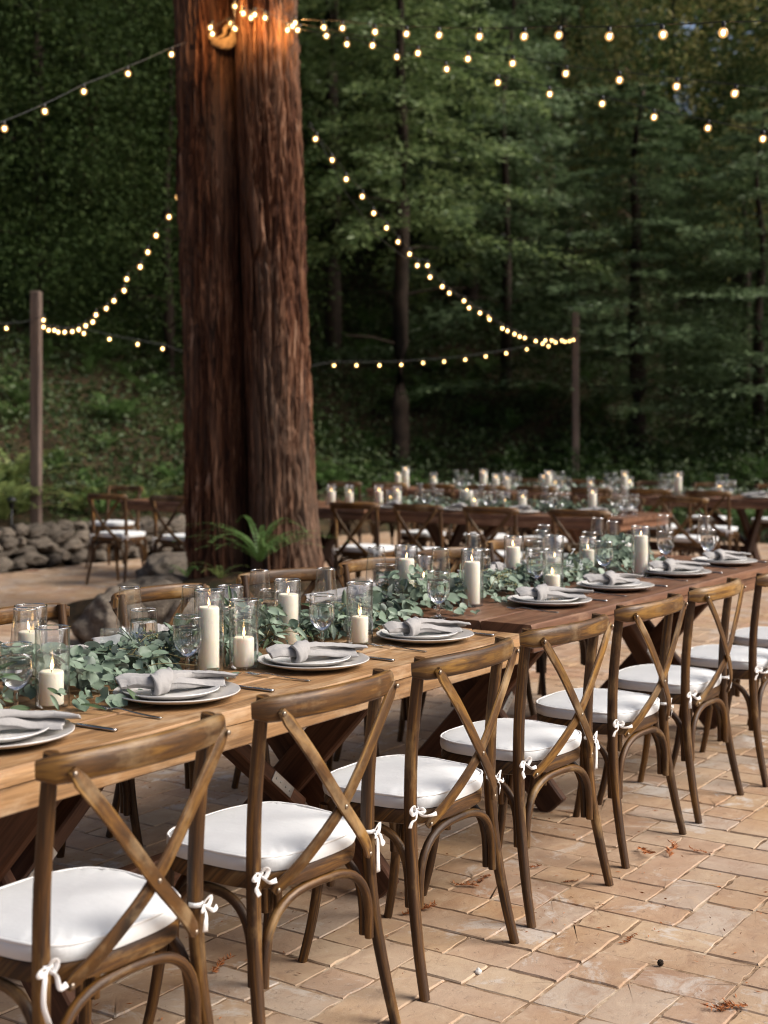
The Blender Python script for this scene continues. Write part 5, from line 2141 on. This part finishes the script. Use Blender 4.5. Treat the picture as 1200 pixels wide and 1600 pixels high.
# ------------------------------------------------------------------ settings on the middle and farthest tables
def back_table(name, sa, sb, ts, z, cand, seed, sides=(0, 1)):
    rg = random.Random(seed)
    n = len(ts)
    for k, t in enumerate(ts):
        for sd in sides:
            s = sa + .21 if sd == 0 else sb - .21
            q = '%s place from the right, %s side of %s' % (ORD[k], 'near' if sd == 0 else 'far', name)
            dt = rg.uniform(-.03, .03)
            tag(obj('charger_plate', CH_L, None, (s, t + dt, z + .0006)), 'charger plate at the ' + q, 'plate', 'charger plates on ' + name)
            tag(obj('dinner_plate', DN_L, None, (s, t + dt, z + .0098)), 'pale dinner plate at the ' + q, 'plate', 'dinner plates on ' + name)
            tag(obj('napkin', NAP_L, None, (s, t + dt, z + .0196), (0, 0, rg.uniform(1.2, 1.9) + (PI if sd else 0)), 1.05), 'knotted grey napkin at the ' + q, 'napkin', 'napkins on ' + name)
            s2 = s + (.19 if sd == 0 else -.19)
            wine_glass(s2 + .03, t - .12, z, 'tapered wine glass at the ' + q, 'wine glasses on ' + name)
            water_glass(s2, t - .21, z, 'water glass at the ' + q, 'water glasses on ' + name)
    for k, (s, t, h, hc, r) in enumerate(cand):
        candle(s, t, z, h, hc, r, r + .013, '%s ivory candle, %s from the right along %s' % ('tall' if h > .13 else 'short', ORD[k] if k < 14 else 'last', name), name, True, True)


def px_on(px, s):
    """y of the point on a cross table (x = s) that is seen at photo column px"""
    k = (px - CXP) / FPX
    return s * (SN - k * CS) / (CS + k * SN)


C1 = [(10.40, px_on(926, 10.40), .165, .215, .034), (10.30, px_on(817, 10.30), .12, .19, .034), (10.52, px_on(790, 10.52), .06, .16, .036), (10.34, px_on(741, 10.34), .07, .18, .034),
      (10.55, px_on(729, 10.55), .15, .17, .055), (10.36, px_on(621, 10.36), .14, .20, .034), (10.44, px_on(610, 10.44), .06, .15, .034), (10.50, px_on(546, 10.50), .11, .19, .034), (10.40, px_on(518, 10.40), .12, .19, .038), (10.62, px_on(592, 10.62), .12, .19, .034)]
back_table('the middle table', 9.93, 10.95, (4.78, 5.42, 6.05, 6.68, 8.5, 9.05), .77, C1, 1)
C2 = [(14.0, px_on(1125, 14.0), .09, .17, .038), (14.0, px_on(1060, 14.0), .20, .26, .040), (14.1, px_on(984, 14.1), .12, .19, .036), (13.95, px_on(976, 13.95), .20, .26, .036), (14.05, px_on(923, 14.05), .10, .18, .036),
      (14.1, px_on(868, 14.1), .09, .18, .036), (14.0, px_on(857, 14.0), .20, .25, .038), (14.1, px_on(849, 14.1), .15, .2, .038), (14.0, px_on(792, 14.0), .13, .2, .042), (14.0, px_on(756, 14.0), .20, .25, .042),
      (14.1, px_on(775, 14.1), .14, .2, .038), (14.0, px_on(678, 14.0), .12, .2, .036), (14.05, px_on(634, 14.05), .22, .26, .040), (13.95, px_on(622, 13.95), .16, .2, .036)]
back_table('the farthest table', 13.62, 14.64, (4.6, 5.25, 5.9, 6.55, 7.2, 7.85, 8.5), .77, C2, 2)


def cross_garland(label, sc_, t0, t1, z, seed):
    rg = random.Random(seed)
    g = thing('eucalyptus_garland', label, 'garland', (sc_, (t0 + t1) / 2, z), 0, 'leafy garlands along the tables')
    c0 = np.array([sc_, (t0 + t1) / 2, z])
    mass = {0: MB(), 1: MB()}
    for k in range(620):
        t = rg.uniform(t0, t1)
        q = rg.gauss(0, .5)
        s = sc_ + q * .15
        h = .09 * max(.15, 1 - q * q) * rg.random() + .008
        eu, mt = euler_from((q + rg.gauss(0, .5), rg.gauss(0, .9), rg.gauss(0, .35)), (rg.gauss(0, .5), rg.gauss(0, .5), 1))
        i, kd = rg.randrange(5), int(rg.random() < .5)
        src = (ROUND, LONG)[kd][i]
        mass[kd].add(src.v[0] * rg.uniform(.9, 1.4) @ mt.T + np.array([s, t, z + h]) - c0, src.f)
    for kd, m_ in ((0, M['eucalyptus']), (1, M['willow'])):
        o = obj('leaves', mass[kd].mesh('leaves', m_), g)
        o['kind'] = 'stuff'


cross_garland('leafy garland along the middle table right of the redwood', 10.46, 4.7, 6.9, .77, 31)
cross_garland('leafy garland along the left part of the middle table', 10.46, 8.3, 9.2, .77, 32)
cross_garland('leafy garland along the farthest table', 14.12, 4.5, 8.8, .77, 33)

# leaf litter: needles and crumbs lying mostly along the joints
rs = np.random.RandomState(77)
n = 5200
Zl = rs.uniform(2.2, 15, n)
pl = rs.uniform(-60, 1260, n)
Xl_ = (pl - CXP) / FPX * Zl
s_, t_ = Xl_ * SN + Zl * CS, -Xl_ * CS + Zl * SN
ok = (s_ < BACK_S - .3) & (t_ < WALL_T - .5) & (fbm(s_ * 1.3, t_ * 1.3, 2.2, 3) + rs.uniform(-.15, .15, n) > .50)
s_, t_ = s_[ok], t_[ok]
n = len(s_)
a_ = rs.uniform(0, 2 * PI, n)
D_ = np.stack([np.cos(a_), np.sin(a_), rs.uniform(-.05, .12, n)], 1)
V, F = leaf_quads(np.stack([s_, t_, rs.uniform(.002, .005, n)], 1), D_, rnd_dir(rs, n, 1.5), rs.uniform(.006, .026, n), rs.uniform(.0015, .005, n), .1)
o = obj('leaf_litter', MB().add(V, F).mesh('leaf_litter', M['dry']))
o['kind'] = 'stuff'

# ------------------------------------------------------------------ dry redwood twigs and a cone on the paving
def twig_mesh(seed):
    rs = np.random.RandomState(seed)
    mb = MB()
    P = path_smooth([(0, 0, .004), (.03, rs.uniform(-.012, .012), .007), (.062, rs.uniform(-.02, .02), .006), (.09, rs.uniform(-.02, .02), .010)], 14)
    sweep(mb, P, np.linspace(.0016, .0008, 15), 5)
    n = 70
    i = rs.randint(0, 14, n)
    D = np.stack([rs.uniform(.2, 1, n), rs.choice([-1, 1], n) * rs.uniform(.5, 1.2, n), rs.uniform(-.15, .6, n)], 1)
    V, F = leaf_quads(P[i], D, rnd_dir(rs, n, 1), rs.uniform(.010, .020, n), rs.uniform(.0022, .004, n), .15)
    mb.add(V, F)
    return mb.mesh('dry_twig', M['dry'])


TW = [twig_mesh(k) for k in range(5)]
for k, (px, py, sc, lb) in enumerate([
        (748, 1387, 1.0, 'upright curled dry twig on the paving between the third and fourth chairs'), (1000, 1329, 1.3, 'dry brown twig beside the rear leg of the fifth chair'),
        (1046, 1341, 1.2, 'reddish dry twig lying right of the fifth chair'), (1168, 1575, 1.2, 'dry twig near the lower right corner of the photo'),
        (1128, 1583, .8, 'small twig end left of the lower right corner'), (630, 1432, 1.3, 'dry twig under the third chair by its front leg'),
        (768, 1370, 1.0, 'flat dry twig behind the upright curled one'), (640, 1426, .9, 'thin dry twig next to the trestle foot'), (332, 1522, 1.0, 'dry curled leaf under the second chair'),
        (846, 1354, .8, 'small dry sprig below the fourth chair'), (880, 1380, .6, 'tiny dry sprig right of the fourth chair leg'), (1105, 1335, .7, 'short dry twig on the open paving at the right'),
        (190, 1528, 1.0, 'dry twig on the paving behind the first chair'), (990, 1465, .7, 'crumbled brown twig in a paving joint'), (60, 893, 2.0, 'dry twig on the paving before the stone wall')]):
    p = floor_at(px, py)
    tag(obj('dry_twig', TW[k % 5], None, (p[0], p[1], .002), (R.uniform(-.2, .2), R.uniform(-.2, .2), R.uniform(0, 6)), sc), lb, 'dry twig', 'dry redwood twigs on the paving')
p = floor_at(1032, 1509)
mb = MB()
V, F = ico(1)
for k in range(46):
    a, zc = k * 2.399, -1 + 2 * (k + .5) / 46
    rr_ = math.sqrt(1 - zc * zc)
    mb.add(V * np.array([.0036, .0036, .0026]) + np.array([rr_ * math.cos(a) * .0095, rr_ * math.sin(a) * .0095, zc * .011 + .011]), F)
tag(obj('small_cone', mb.mesh('small_cone', M['thin_bark']), None, p, (0, 0, 0), .72), 'small dark round cone lying alone on a pale paver', 'cone')
for k, (px, py, lb) in enumerate([(822, 1356, 'small white stone chip near the fourth chair'), (748, 1520, 'white stone chip in a paving joint right of the third chair')]):
    p = floor_at(px, py)
    tag(obj('pebble', rock_mesh('pebble', 90 + k, M['chip'], 2, .3), None, (p[0], p[1], .003), (0, 0, k), .010), lb, 'pebble', 'pebbles on the paving')
